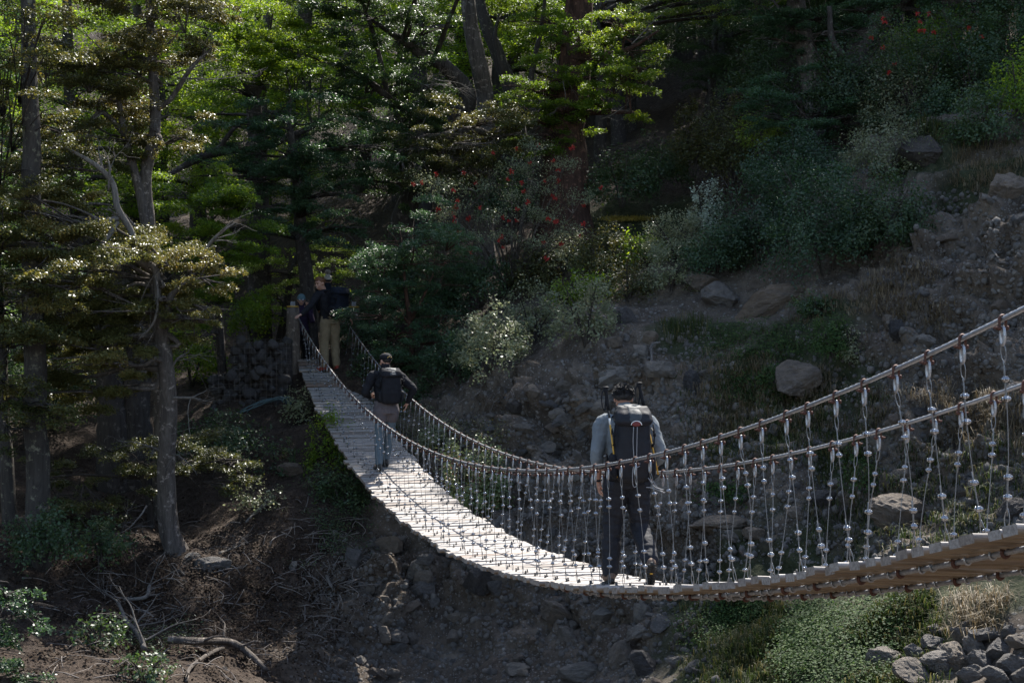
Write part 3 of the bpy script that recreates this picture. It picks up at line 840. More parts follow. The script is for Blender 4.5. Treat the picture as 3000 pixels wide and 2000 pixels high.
# brighter trees between
make_tree('southern_beech', 'fresh green tree with a dark forked trunk right behind the coppery crowns',
    [[(760,640,31,.22),(757,480,31,.2),(748,350,31,.18),(742,270,31,.16),(710,200,31,.12),(700,100,31,.1),(690,-60,31,.06)],[(748,300,31,.18),(778,210,31,.15),(780,120,31,.1),(800,0,31,.06)],
     [(755,440,31,.12),(850,400,30.6,.08),(950,360,30.4,.03)],[(745,430,30.8,.13),(650,440,29.6,.11),(570,470,28.8,.08),(500,510,28.3,.04)]],
    J([(800,110,1.1),(700,90,1.1),(860,150,.9),(760,180,1.1),(890,60,1.),(640,170,.9),(620,60,1.),(900,120,.8),(700,260,1.),(830,250,.9),(620,330,.8)], 30, 1.), 'leaf_green', 'bark_dark', .05, 1.)
make_tree('southern_beech', 'blue-green tree with tiered flat sprays in front of the dark forked trunk',
    [[(905,900,29.5,.16),(885,700,29.5,.14),(870,520,29.5,.11),(850,380,29.5,.07),(850,250,29.5,.03)]],
    J([(790,330,.9),(700,365,.8),(970,350,.7),(850,440,.9),(720,450,.8),(950,460,.9),(1050,420,.9),(880,500,1.),(760,530,.9),(980,560,.9),(650,510,.8),(900,620,.9),(1000,660,.8),(830,680,.8)], 29, .8), 'leaf_teal', 'bark_dark', .048, .9)
make_tree('southern_beech', 'sparkling light green young tree spreading right of the dead limb above the gabion wall',
    [[(650,1060,28,.09),(640,900,28,.08),(630,760,28,.06),(620,620,28,.03)]],
    J([(590,600,1.0),(550,690,.9),(680,660,.9),(640,740,.9),(740,600,.8),(700,820,.65),(590,830,.8),(520,560,.8),(660,560,.8),(540,770,.7),(750,720,.6),(640,880,.6),(540,980,.5),(570,920,.6)], 26.8, .6), 'leaf_green', 'bark_dark', .044, .95, jit=.6)
make_tree('southern_beech', 'yellow-green understory tree lit through beside the hikers at the far post',
    [[(800,1090,31,.1),(830,950,31,.09),(850,820,31,.07),(870,740,31,.03)],[(835,900,31,.05),(780,830,30.8,.03),(740,790,30.6,.01)]],
    J([(780,760,.7),(850,800,.8),(900,760,.7),(960,720,.7),(820,860,.6),(740,880,.5),(930,830,.6),(1000,800,.6),(790,920,.5),(1020,740,.6)], 30.6, .5), 'leaf_lime', 'bark_dark', .045, .6)
# dark central group
make_tree('southern_beech', 'dark layered tree with slanting trunks at the top centre',
    [[(1180,640,32,.26),(1250,520,32,.24),(1310,400,32,.22),(1370,290,32,.2),(1310,200,31.8,.16),(1240,160,31.6,.13),(1180,120,31.5,.08),(1090,60,31.4,.04)],
     [(1200,330,31.6,.1),(1130,280,31.4,.09),(1080,240,31.2,.07),(1000,190,31,.03)],[(1140,300,31.4,.07),(1100,120,31.3,.05),(1060,0,31.3,.03)]],
    J([(1000,70,1.1),(1100,40,1.1),(1160,130,1.),(1000,180,1.),(1090,240,1.),(1250,80,1.),(1190,260,.9),(950,270,.9),(1050,340,1.),(1200,350,1.),(1300,330,.9),(1010,430,1.),(1130,450,.9),(1260,430,.8),(1060,520,.9),(1200,530,.8),(900,200,.8),(1150,-60,1.3),(1000,-70,1.3)], 31, .9) + J([(980,-110,1.2),(1060,-200,1.3),(1130,-120,1.2),(1200,-260,1.3),(1290,-150,1.2),(1360,-270,1.2),(1440,-120,1.),(1100,-330,1.3),(1240,-380,1.2)], 28.7, .8), 'leaf_dark', 'bark_dark', .048, .95,  # last group: leaf sprays added out of view to shade the forest floor
    dead=[(1180,220,30.6,1.3,(.9,-.2,-.2)),(1230,250,30.5,1.3,(.8,-.3,-.1)),(1270,230,30.5,1.1,(.5,-.3,-.3)),(1030,150,30.5,1.,(-.7,-.3,-.5))])
make_tree('southern_beech', 'olive-topped dark tree whose wide low sprays hang over the red-flowered shrub',
    [[(1420,640,31,.22),(1425,330,32.5,.2),(1408,210,32.5,.2),(1383,90,32.5,.18),(1365,-60,32.5,.15)],[(1440,400,31.5,.1),(1380,380,31,.08),(1280,400,30.4,.05),(1200,430,30,.02)]],
    J([(1350,350,.9),(1440,350,.9),(1300,400,.9),(1400,420,.95),(1230,390,.8),(1500,390,.7),(1330,460,.8),(1450,450,.8),(1240,470,.7),(1380,500,.7),(1500,330,.6),(1160,490,.6)], 29.8, .5), 'leaf_olive', 'bark_grey', .045, .9)
make_tree('southern_beech', 'leaning lichen-spotted trunk crossing behind the straight grey one at the top centre',
    [[(1520,420,33.5,.2),(1500,280,33.5,.19),(1470,190,33.5,.17),(1425,80,33.5,.15),(1390,-40,33.5,.12)],[(1480,220,33.4,.1),(1450,120,33.3,.06),(1462,40,33.2,.02)],[(1540,330,33.4,.08),(1560,200,33.3,.07),(1590,60,33.2,.05),(1600,-60,33.2,.03)]],
    J([(1480,60,.9),(1540,120,.9),(1500,180,.7),(1560,30,.9),(1440,-60,1.2),(1530,260,.7),(1600,-60,1.3)], 34.5, .8), 'leaf_green', 'bark_moss', .05, .8)
make_tree('giant_beech', 'massive dark reddish trunk with bright green sprays reaching out to its right',
    [[(1650,620,31,.62),(1655,480,31,.5),(1655,380,31,.46),(1668,280,31,.42),(1690,150,31,.34),(1700,20,31,.3),(1708,-150,31,.26),(1712,-330,31,.2)],
     [(1690,200,31,.14),(1760,170,30.7,.08),(1850,140,30.5,.05),(1930,90,30.3,.02)],[(1670,330,30.8,.1),(1750,330,30.6,.06),(1850,330,30.4,.03)],[(1640,300,30.8,.1),(1650,160,30.4,.07),(1660,40,30.3,.05),(1675,-40,30.3,.03)]],
    J([(1600,170,.8),(1580,270,.9),(1630,230,.8),(1550,350,.7),(1700,230,.7),(1680,320,.8),(1600,390,.8),(1740,290,.7),(1640,110,.7),(1520,250,.6),(1580,60,.8)], 30, .4)
    + J([(1800,60,.75),(1850,85,.65),(1770,120,.75),(1860,150,.65),(1820,195,.8),(1890,180,.55),(1890,225,.5),(1800,250,.7),(1770,310,.5),(1850,328,.55),(1720,170,.6)], 30.3, .4)
    + J([(1640,-100,.9),(1580,-120,1.2),(1640,-300,1.3),(1700,-330,1.)], 31, .7), 'leaf_green', 'bark_red', .046, .85,
    dead=[(1850,130,30.2,1.,(.7,-.2,.5)),(1800,200,30.2,.8,(.8,-.3,-.1)),(1760,350,30.2,.7,(.9,-.3,0)),(1660,200,30.2,1.1,(0,-.2,-1))])
# right top
make_tree('southern_beech', 'sunlit furrowed trunk with teal sprays at the top right of the slope',
    [[(2390,330,31,.28),(2380,250,31,.24),(2362,150,31,.24),(2340,60,31,.22),(2325,-80,31,.18),(2310,-250,31,.13)],[(2350,80,31,.1),(2290,40,30.6,.06),(2220,40,30.4,.02)]],
    J([(2250,30,.7),(2330,70,.7),(2410,50,.8),(2210,90,.6),(2390,115,.7),(2270,110,.6),(2450,90,.6),(2230,0,.7),(2350,-60,1.2),(2250,-120,1.2),(2320,-560,1.4)], 30.4, .5) + J([(1980,-190,1.3),(2080,-260,1.5),(2180,-330,1.6),(2000,-350,1.2),(2250,-560,1.6),(2120,-480,1.4)], 31, 1.), 'leaf_teal', 'bark_grey', .046, .9)  # second group: unseen crown sprays added overhead to shade the bank
make_tree('southern_beech', 'thick dark trunk leaning right over the flowering bush at the top right',
    [[(2470,330,30,.32),(2490,240,30,.27),(2515,150,30,.25),(2550,80,30,.2),(2610,30,30,.17),(2700,-40,30,.12)],[(2500,200,30,.1),(2440,120,29.8,.07),(2430,20,29.8,.05)]],
    J([(2500,30,.7),(2560,20,.8),(2480,90,.5),(2620,-20,.9),(2700,-60,1.1),(2760,-620,1.8),(2900,-480,1.8),(2880,-720,1.6),(2700,-780,1.6),(2800,-40,1.1),(2880,40,.7)], 29.6, .5), 'leaf_teal', 'bark_dark', .046, .9)  # the highest sprays, out of view, are added to shade the right slope
make_tree('southern_beech', 'low teal sprays of a small tree below the two leaning trunks at the top right',
    [[(2370,480,29.5,.12),(2360,400,29.5,.1),(2350,330,29.4,.07),(2340,270,29.4,.03)]],
    J([(2300,280,.9),(2400,330,.9),(2250,340,.8),(2340,370,.8),(2470,340,.7),(2200,300,.7),(2530,360,.5),(2420,260,.7),(2290,410,.6)], 28.9, .5), 'leaf_teal', 'bark_dark', .044, .85)
make_tree('southern_beech', 'pale yellow-lit tree with a hooked dark stem behind the dark hollow, top right of centre',
    [[(1760,420,36,.16),(1770,200,36,.15),(1765,60,36,.14),(1745,-40,36,.12),(1730,-200,36,.1)]],
    J([(2080,30,.8),(2230,30,.7),(2000,0,.9),(1740,20,.8),(1900,-30,1.1),(2080,-80,1.3),(2250,-80,1.3),(1850,30,.7)], 34.5, .8), 'leaf_lime', 'bark_dark', .05, .7)
make_tree('southern_beech', 'small teal-leaved beech with a bare forked stem beside the capped hiker',
    [[(1205,1010,27,.06),(1200,930,27,.055),(1190,860,26.9,.04),(1180,760,26.8,.02)],[(1203,940,27,.04),(1240,870,26.9,.03),(1270,800,26.8,.012)],[(1200,950,27,.035),(1165,900,26.9,.025),(1130,840,26.8,.01)],[(1203,930,27,.03),(1225,900,26.8,.02),(1250,890,26.6,.008)]],
    J([(1180,700,.8),(1260,660,.8),(1130,780,.8),(1220,770,.8),(1300,760,.7),(1100,860,.6),(1310,830,.7),(1180,840,.6),(1080,930,.6),(1140,990,.6),(1230,980,.7),(1320,920,.7),(1080,760,.6),(1330,690,.6),(1290,1000,.6),(1180,1060,.6),(1110,1080,.5)], 26.6, .5), 'leaf_teal', 'bark_red', .038, .85)
make_tree('southern_beech', 'blue-green branch tips of a near tree poking in at the bottom left corner',
    [[(-260,2500,14,.1),(-200,2100,14,.09),(-160,1900,14,.07),(-120,1750,14,.03)],[(-170,1950,14,.03),(-80,1800,14,.02),(40,1760,14,.006)]],
    J([(20,1740,.32),(60,1800,.3),(-20,1810,.35),(110,1770,.2),(30,1960,.35),(90,1990,.25),(-40,1900,.4),(-100,1700,.4)], 14, .2), 'leaf_teal', 'bark_dark', .036, 1.)

# plain trunks standing in the shade at left (their crowns are above the picture)
def canopy_tree(name, label, tr, leaf, bark, plates_above, **kw):
    u, v, d = tr[-1][:3]
    pl_ = [(u + random.uniform(-260, 260), v - random.uniform(-40, 420), d + random.uniform(-2, 2), random.uniform(1.2, 1.8)) for _ in range(plates_above)]
    return make_tree(name, label, [tr], pl_, leaf, bark, .07, .8, twigs=False, **kw)
make_tree('southern_beech', 'dim olive foliage mass of a beech at the far left edge',
    [[(-40,1650,23,.1),(-30,1300,23,.09),(-20,900,23,.07),(0,600,23,.03)]],
    J([(20,900,.9),(60,1000,.9),(20,1120,.8),(90,820,.8),(10,700,.9),(120,1180,.6),(50,1250,.6),(0,480,.9),(60,330,.9),(20,180,1.),(100,90,.9)], 20.2, .5), 'leaf_olive', 'bark_dark', .044, .8)
canopy_tree('mossy_beech', 'thick lichen-covered trunk rising at the far left edge of the slope',
    [(105,1740,20.8,.22),(112,1500,20.8,.18),(108,1250,20.8,.17),(100,1000,20.8,.16),(95,700,20.8,.15),(90,400,20.8,.13),(85,100,20.8,.11),(80,-200,20.8,.09),(75,-500,20.8,.05)], 'leaf_dark', 'bark_moss', 9)
canopy_tree('mossy_beech', 'thinner leaning lichened trunk left of the thick lichen-covered one',
    [(40,1700,21.6,.13),(25,1450,21.6,.11),(10,1200,21.6,.1),(0,1000,21.6,.09),(-15,700,21.6,.08),(-30,300,21.6,.07),(-40,-150,21.6,.05)], 'leaf_dark', 'bark_moss', 5)
for tr, lab in (([(335,1300,25,.3),(325,1180,25,.26),(318,1080,25,.22),(316,990,25,.16),(312,950,25,.05)], 'broken grey stump with a strip of torn bark behind the coppery tree'),
                ([(395,1310,25.2,.34),(392,1180,25.2,.28),(398,1080,25.2,.26),(405,990,25.2,.2),(398,940,25.2,.06)], 'taller dark snag with a jagged top right beside the broken grey stump')):
    base = at(*tr[0][:3]); g = ground(base.x, base.y)
    mb = MB(); limb(mb, [(base.x, base.y, g.z - .3, tr[0][3] * 1.2)] + [px(*q) for q in tr], 6, 12, .14)
    dead_branch(mb, at(*tr[3][:3]), (random.uniform(-1, 1), -.4, .5), .5, .03, 1)
    o = mb.build('tree_stump', M['bark_dark'], None, True); tag(o, lab, 'tree stump')

# forest behind, built once per kind and copied
def auto_tree(H, R, npl, leaf, ls, seed, r0=.2, low=.22, dens=.5):
    random.seed(seed)
    mb = MB(); bend = [random.uniform(-.3, .3) for _ in range(4)]
    tr = [(bend[0] * math.sin(t * 3), bend[1] * math.sin(t * 2.4), H * t - .4 * (t == 0), r0 * (1.25 - 1.1 * t)) for t in np.linspace(0, 1, 9)]
    sp = limb(mb, tr, 4, 10); chunks = []
    for i in range(npl):
        t = low + (1 - low) * (i + .5) / npl; j = min(len(sp) - 1, int(t * len(sp))); s_ = sp[j]
        a = i * 2.4 + random.uniform(-.5, .5); rr = R * (1 - .75 * max(0, (t - .35) / .65) ** 1.4) * random.uniform(.6, 1.1)
        Rp = max(.6, rr * random.uniform(.45, .65))
        c = np.array([s_[0] + math.cos(a) * (rr - Rp * .6), s_[1] + math.sin(a) * (rr - Rp * .6), s_[2] + random.uniform(-.3, .3)])
        chunks.append(plate_leaves(c, Rp, a, int(dens * Rp * Rp * 3300 * (.045 / ls) ** 2), random.uniform(-.18, .08), ls=ls, droop=.28, thick=.1))
        limb(mb, [(*s_[:3], s_[3] * .5), (*((s_[:3] + c) / 2 + np.array([0, 0, .15])), s_[3] * .3), (*c, .012)], 4, 5)
    return mb.mesh('trunk', True), crown_mesh('crown', chunks)

PROTO = []
for i, (H, R, n, leaf, seed) in enumerate([(12, 2.8, 34, 'leaf_green', 1), (14, 3.2, 38, 'leaf_green', 2), (13, 3.0, 34, 'leaf_dark', 3), (16, 3.4, 40, 'leaf_dark', 4), (11, 2.6, 30, 'leaf_teal', 5)]):
    tm, cm = auto_tree(H, R, n, leaf, .075, seed, .22 + .02 * i, dens=.75)
    tm.materials.append(M['bark_dark']); cm.materials.append(M[leaf]); PROTO.append((tm, cm))
random.seed(77)
def forest(list_, label, group):
    for (x, y, kind, sc) in list_:
        g = ground(x, y)
        t = thing('forest_tree', (g.x, g.y, g.z - .1), label, 'tree', group)
        t.rotation_euler = (random.gauss(0, .03), random.gauss(0, .03), random.uniform(0, 6.28)); t.scale = (sc, sc, sc * random.uniform(.92, 1.1))
        link('trunk', PROTO[kind][0], None, t); link('crown', PROTO[kind][1], None, t)
def scat(n, x0, x1, y0, y1, kinds, mind, s=(.85, 1.15)):
    out = []; tries = 0
    while len(out) < n and tries < 4000:
        tries += 1
        x, y = random.uniform(x0, x1), random.uniform(y0, y1)
        if all((x - a) ** 2 + (y - b) ** 2 > mind ** 2 for a, b, *_ in out): out.append((x, y, random.choice(kinds), random.uniform(*s)))
    return out
forest(scat(9, -16, -7.5, 33, 46, [0, 1, 0], 2.6), 'fresh green forest tree crowded behind the coppery trees at upper left', 'green forest trees at upper left')
forest(scat(8, -7, 0, 37, 48, [0, 1, 2], 2.6), 'green forest tree half hidden behind the dark forked trunk and the slanting trunks', 'forest trees at the top centre')
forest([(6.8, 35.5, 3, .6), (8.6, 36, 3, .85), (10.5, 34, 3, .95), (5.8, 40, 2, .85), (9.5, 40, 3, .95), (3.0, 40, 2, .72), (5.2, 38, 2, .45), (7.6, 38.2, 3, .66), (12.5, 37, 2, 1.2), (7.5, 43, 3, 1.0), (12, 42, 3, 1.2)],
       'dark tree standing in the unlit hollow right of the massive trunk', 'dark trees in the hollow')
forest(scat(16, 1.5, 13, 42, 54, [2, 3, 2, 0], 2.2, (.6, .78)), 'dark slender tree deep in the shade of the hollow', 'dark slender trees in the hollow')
forest([(12.5, 29.5, 3, .85), (14.5, 27, 2, .9), (13.5, 33, 2, .95), (16.5, 30.5, 3, .9), (17, 25, 4, 1.), (11.5, 31.5, 2, .8), (15.5, 36, 3, 1.)],
       'dark forest tree beyond the glossy bush at the top right corner', 'forest trees at the right')
forest(scat(16, -24, 24, 50, 62, [0, 1, 2], 4., (1.0, 1.4)), 'distant forest tree showing only between nearer crowns', 'distant forest trees')
forest(scat(7, -16, -10.5, 20, 31, [2, 4, 2], 2.8, (.9, 1.1)), 'dark forest tree beyond the lichened trunks at the left edge', 'forest trees at the left edge')
# ------------------------------------------------------------------ stones
def rock_mesh(name, seed, sub=4, cuts=14, rough=.05):
    rs = np.random.default_rng(seed)
    bm = bmesh.new(); bmesh.ops.create_icosphere(bm, subdivisions=sub, radius=1.)
    co = np.array([tuple(v.co) for v in bm.verts])
    for _ in range(cuts):
        n = rs.normal(0, 1, 3); n /= np.linalg.norm(n); h = rs.uniform(.42, .78)
        e = co @ n - h; m = e > 0; co[m] -= n * (e[m] * rs.uniform(.85, 1.))[:, None]
    r = (fbm(co[:, 0] * 2 + seed, co[:, 1] * 2, co[:, 2] * 2, 4) - .5) * rough * 4
    q = co * np.array([3.5, 3.5, 6.]) + seed * 3.1                          # broken, layered faces
    r += (.75 - (1 - np.abs(2 * fbm(q[:, 0], q[:, 1], q[:, 2], 4) - .95))) * -.16
    nrm = co / np.linalg.norm(co, axis=1)[:, None]; co = co + nrm * r[:, None]
    for v, c in zip(bm.verts, co): v.co = c
    me = bpy.data.meshes.new(name); bm.to_mesh(me); bm.free()
    for p in me.polygons: p.use_smooth = False
    me.materials.append(M['rock']); return me
ROCKS = [rock_mesh('rock', s, 5, 18 + s % 9, .03) for s in range(12)]

def put_rock(u, v, w, h=None, label=None, group=None, name='boulder', cat='boulder', sink=.3, dep=None, roll=None, k=None, pt=None):
    p, n = pt if pt else hit(u, v)
    ppm = FPX / p.y; a = w / ppm / 2; b = (h or w * .75) / ppm / 2
    me = ROCKS[k if k is not None else random.randrange(len(ROCKS))]
    o = link(name, me)
    o.scale = (a * 1.12, (dep or (a + b) / 2) * 1.1, b * 1.12)
    o.rotation_euler = (random.uniform(-.4, .4), random.gauss(0, .2) if roll is None else roll, random.uniform(-.5, .5) + (math.pi if random.random() < .5 else 0))
    o.location = p + n * ((1 - sink) * min(a, b) - min(a, b) * .45)
    lw = ' '.join((label or '').lower().split()[:4]); mt = 'rock_dark' if any(q in lw for q in ('dark', 'blackish', 'bluish')) else 'rock_pale' if any(q in lw for q in ('pale', 'white', 'light', 'buff')) else 'rock_brown' if 'brown' in lw and 'brownish' not in lw else None
    if mt: o.material_slots[0].link = 'OBJECT'; o.material_slots[0].material = M[mt]
    tag(o, label, cat, group); return o

BIG = [
 (2110, 880, 150, 115, 'angular grey boulder spotted with white lichen, left of the long lichened slab', .15),
 (2265, 900, 270, 130, 'long brown slab boulder with lichen along its upper edge', -.35),
 (2360, 1115, 185, 130, 'broad pinkish grey boulder with ochre moss, lying in the slope grass', -.3),
 (2650, 1535, 215, 150, 'large rounded brown and blue-grey boulder seen through the right-hand hangers', .35),
 (2140, 1535, 240, 75, 'long low brown slab behind the hangers right of the grey-shirted hiker', 0),
 (1965, 1440, 160, 170, 'big smooth rounded boulder at the right hip of the grey-shirted hiker', .1),
 (2608, 1945, 145, 115, 'light grey rounded boulder in front of the rubble at the lower right', 0),
 (2730, 455, 160, 115, 'blackish boulder capped with grass at the edge of the glossy bush', -.3),
 (2945, 565, 170, 110, 'broad brown rock at the upper right edge', .2),
 (1832, 945, 85, 105, 'dark reddish rock with a lichened top at the rim of the bank', -.2),
 (1412, 1690, 130, 140, 'dark blue-brown triangular rock just below the deck planks', .6),
 (1635, 1795, 170, 65, 'long tilted orange-grey slab in the shaded bank below the hiker', -.45),
 (1690, 1975, 180, 70, 'wide pale flat-topped rock at the bottom edge below the hiker', 0),
 (1895, 1960, 115, 100, 'dark bluish block in the lower bank left of the green patch', .2),
 (1818, 1925, 70, 120, 'upright grey stone in the lower bank', .1),
 (1660, 1870, 75, 60, 'pale angular stone below the long tilted slab', .3),
 (1520, 1960, 90, 40, 'thin flat stone wedged in the dark earth at the bottom', -.2),
 (1800, 1105, 150, 75, 'pale layered ledge stone beneath the rim of the bank', -.1),
 (1940, 1085, 95, 85, 'pale stone beside the twisted white root on the bank', .2),
 (1880, 1035, 75, 70, 'buff angular stone in the rubble above the pale ledge', -.4),
 (1790, 1005, 60, 60, 'square whitish stone below the dark reddish rock', .4),
 (1905, 990, 75, 55, 'brown stone at the top of the rubble chute', .2),
 (1120, 1605, 100, 100, 'rounded brown rock held in the earth under the left edge of the deck', .5),
 (1232, 1690, 65, 75, 'brownish stone sticking out of the bank left of the triangular rock', .6),
 (1130, 1865, 70, 55, 'grey stone on the gravelly lower bank', .3),
 (2330, 1500, 60, 50, 'small whitish boulder above the deck between the hangers', .3),
 (2200, 1560, 70, 60, 'brown cobble at the right end of the long low slab', .2),
 (1880, 1800, 75, 70, 'light wedge-shaped stone in the bank below the deck cable', .5),
 (1870, 1850, 90, 60, 'tilted buff stone under the wedge-shaped one', .6),
 (1300, 1610, 80, 45, 'flat grey stone in the bank just under the plank ends', .2),
 (850, 1380, 95, 65, 'squared grey rock in the shade left of the deck', .1),
 (610, 1655, 120, 70, 'lichened boulder right of the foot of the coppery tree', .1),
 (560, 1635, 60, 40, 'small mossy boulder against the foot of the coppery tree', .1),
 (2705, 1000, 80, 42, 'smooth pale grey stone on the scree above the handrail', -.1),
 (2780, 700, 100, 38, 'flat brown slab on the upper right scree', 0),
 (2930, 900, 100, 65, 'rounded brown boulder above the right end of the handrail', .1),
 (2620, 965, 75, 90, 'dark split rock on the scree left of the smooth pale stone', -.6),
 (2700, 1210, 90, 55, 'bluish slab on the slope between the two handrails', -.2),
 (2960, 1500, 110, 90, 'dark bluish boulder behind the hangers at the right edge', .1),
 (2640, 1400, 75, 45, 'small brown boulder above the large rounded two-toned one', 0),
 (2090, 1470, 60, 45, 'grey stone left of the whitish boulder above the deck', 0),
 (1560, 1150, 65, 60, 'grey rock on the bank above the dip of the handrail', .2),
 (1515, 1190, 60, 50, 'bluish rock beside the grey one above the dip of the handrail', 0),
 (1700, 1240, 65, 40, 'brown stone at the left shoulder of the grey-shirted hiker', .2),
 (2065, 835, 130, 65, 'broad ledge rock under the teal bush', .1),
 (2400, 895, 60, 50, 'small lichened rock at the end of the long brown slab', .2),
 (2500, 870, 60, 45, 'grey rock half buried in dry grass right of the long slab', .2),
 (2720, 620, 60, 55, 'round buff boulder below the glossy bush', 0),
 (2030, 1120, 75, 95, 'dark rounded rock at the left of the dry grass tangle', .1),
 (2420, 1470, 90, 60, 'dark low rock behind the central hangers', 0),
]
for (u, v, w, h, lab, roll) in BIG:
    put_rock(u, v, w, h, lab, roll=-roll, sink=.42)
# rubble at the lower right
for i, (u, v, w, h) in enumerate([(2790,1940,120,110),(2860,1905,80,100),(2900,1860,90,55),(2965,1955,110,80),(2745,1895,70,60),(2700,1990,130,70),(2850,1990,110,70),(2935,1905,90,60),
      (2640,1870,75,50),(2990,1885,80,50),(2815,1865,80,50),(2920,1990,90,60),(2760,1960,100,70),(2880,1955,80,80),(2690,1930,70,60),(2960,1850,60,40),(2985,1990,60,50),(2835,1835,60,40),(2755,1850,60,40),(2660,1965,60,50)]):
    put_rock(u, v, w * 1.15, h * 1.15, 'grey angular rock in the rubble heap at the lower right corner', 'rubble at the lower right', 'rock', 'rock', .25)

def zone(n, rects, wlo, whi, label, group, name='stone', asp=(.5, .95)):
    tot = [((c - a) * (d - b)) for a, b, c, d in rects]
    for _ in range(n):
        a, b, c, d = random.choices(rects, tot)[0]
        u, v = random.uniform(a, c), random.uniform(b, d)
        w = wlo * (whi / wlo) ** (random.random() ** 1.8)
        put_rock(u, v, w, w * random.uniform(*asp), label, group, name, 'stone', random.uniform(.25, .6), roll=random.uniform(-.6, .6))
zone(60, [(980, 1620, 1500, 2000), (1030, 1560, 1300, 1700)], 26, 92, 'brownish stone bedded in the gravelly bank under the left half of the bridge', 'stones in the bank under the bridge')
zone(42, [(1500, 1770, 2060, 2000)], 26, 95, 'grey stone in the dark earth below the lowest point of the bridge', 'stones below the lowest point')
zone(70, [(1400, 1200, 1800, 1650), (1600, 1130, 1760, 1400)], 26, 88, 'dull grey stone in the shaded bank behind the hangers left of the hiker', 'stones behind the hangers at the middle')
zone(32, [(1740, 960, 2060, 1200)], 20, 52, 'pale stone in the rubble chute above the grey-shirted hiker', 'stones of the rubble chute')
zone(48, [(2000, 1300, 3000, 1640), (2050, 1200, 2600, 1350)], 20, 72, 'stone on the slope behind the right-hand hangers', 'stones behind the right-hand hangers')
zone(36, [(2550, 750, 3000, 1250), (2750, 560, 3000, 800)], 18, 64, 'stone on the dry scree above the right end of the handrail', 'stones on the right scree')
zone(12, [(420, 1650, 950, 1980)], 20, 46, 'stone lying among twigs on the forest floor at lower left', 'stones on the forest floor')

# pebbles nobody would count
def pebbles(name, n, rects, lo, hi, mat):
    bm = bmesh.new(); bmesh.ops.create_icosphere(bm, subdivisions=1, radius=1.); bm.verts.ensure_lookup_table()
    bv = np.array([tuple(v.co) for v in bm.verts]); bf = np.array([[v.index for v in f.verts] for f in bm.faces]); bm.free()
    V = []; F = []; k = 0; tot = [((c - a) * (d - b)) for a, b, c, d in rects]
    for _ in range(n):
        a, b, c, d = random.choices(rects, tot)[0]
        p, nr = hit(random.uniform(a, c), random.uniform(b, d))
        if (p.z < -12) or p.y > 40: continue
        s = lo * (hi / lo) ** (random.random() ** 2)
        R_ = np.array(Matrix.Rotation(random.uniform(0, 6.28), 3, Vector((random.gauss(0, 1), random.gauss(0, 1), random.gauss(0, 1))).normalized()))
        v = (bv * RNG.uniform(.75, 1.15, (len(bv), 1)) * (s * RNG.uniform(.55, 1.1, 3))) @ R_ + np.array(p)
        V.append(v); F.append(bf + k); k += len(bv)
    o = link(name, np_mesh(name, np.concatenate(V), np.concatenate(F)), mat); tag(o, kind='stuff'); return o
pebbles('gravel', 12500, [(950, 1560, 2100, 2000), (1350, 1150, 2100, 1700), (2000, 950, 3000, 1650), (2600, 560, 3000, 1000), (1720, 900, 2080, 1250)], .012, .075, M['rock'])

# twisted white root on the bank
mb = MB(); pts = []
for (u, v, r) in [(1935, 1010, .02), (1905, 1025, .024), (1898, 1055, .022), (1900, 1080, .02), (1903, 1108, .012)]:
    p, n = hit(u, v); pts.append((*(p + n * .09), r))
limb(mb, pts, 5, 6); tag(mb.build('root', M['deadwood'], None, True), 'twisted whitish root lying over the pale stones of the rubble chute', 'root')

# ------------------------------------------------------------------ shrubs
def shrub(u, vb, w, h, leaf, label, name='shrub', ls=.036, dens=1., k=26, stems=5, group=None, d=None, upright=0., cr=.2, dep=1., bark='bark_dark', jit=1.1, top=None):
    ls *= 1.55; k = int(k * 2.2); cr *= .68
    if d is None: p, n = hit(u, vb)
    else:
        p = at(u, vb, d)
    ppm = FPX / p.y; rx, rz = w / ppm / 2, h / ppm
    root = thing(name, p, label, 'shrub', group)
    ch = [clump_leaves((0, 0, rz * .18), rx * .92, rx * .85 * dep, rz * .8, int(dens * (rx * rx * 2 + rx * rz * 3.) * 3000 * (.036 / ls) ** 2), ls, k, .78, jit, cr)]
    mb = MB()
    for _ in range(stems):
        a = random.uniform(0, 6.28); e = np.array([math.cos(a) * rx * .7, math.sin(a) * rx * .6, rz * random.uniform(.5, .95)])
        limb(mb, [(e[0] * .06, e[1] * .06, -.15, .02), (e[0] * .4, e[1] * .4, e[2] * .5, .014), (*e, .004)], 4, 5)
        for _ in range(3):
            t = random.uniform(.3, .8); dead_branch(mb, e * t, e + RNG.normal(0, .4, 3), rz * .35, .006, 0)
    mb.build('stem', M[bark], root, True)
    link('foliage', crown_mesh('foliage', ch), M[leaf], root)
    return root

shrub(2235, 770, 330, 290, 'leaf_teal', 'left end of the wide dark teal thicket above the ledge rocks', ls=.034, dens=1.25, k=40, cr=.16)
shrub(2420, 800, 380, 370, 'leaf_teal', 'tallest middle part of the wide dark teal thicket on the slope', ls=.034, dens=1.25, k=46, cr=.15)
shrub(2590, 745, 300, 270, 'leaf_dark', 'right end of the wide teal thicket beside the blackish boulder', ls=.034, dens=1.2, k=36, cr=.16)
shrub(2330, 560, 330, 190, 'leaf_teal', 'teal bush on the crest behind the wide thicket', ls=.036, dens=1.1, k=30)
shrub(2600, 520, 280, 170, 'leaf_shiny', 'pale glossy bush on the crest left of the blackish boulder', ls=.034, dens=.9, k=30)
shrub(2060, 690, 120, 190, 'leaf_grey', 'upright silvery grey shrub standing above the other bushes', ls=.035, dens=.9, k=16, cr=.16)
shrub(1990, 770, 240, 150, 'leaf_shiny', 'grey-green glossy bush below the upright silvery shrub', ls=.03, dens=1.2, k=30)
shrub(2110, 800, 230, 150, 'leaf_teal', 'dull teal bush spilling over the broad ledge rock', ls=.032, dens=1.2, k=30)
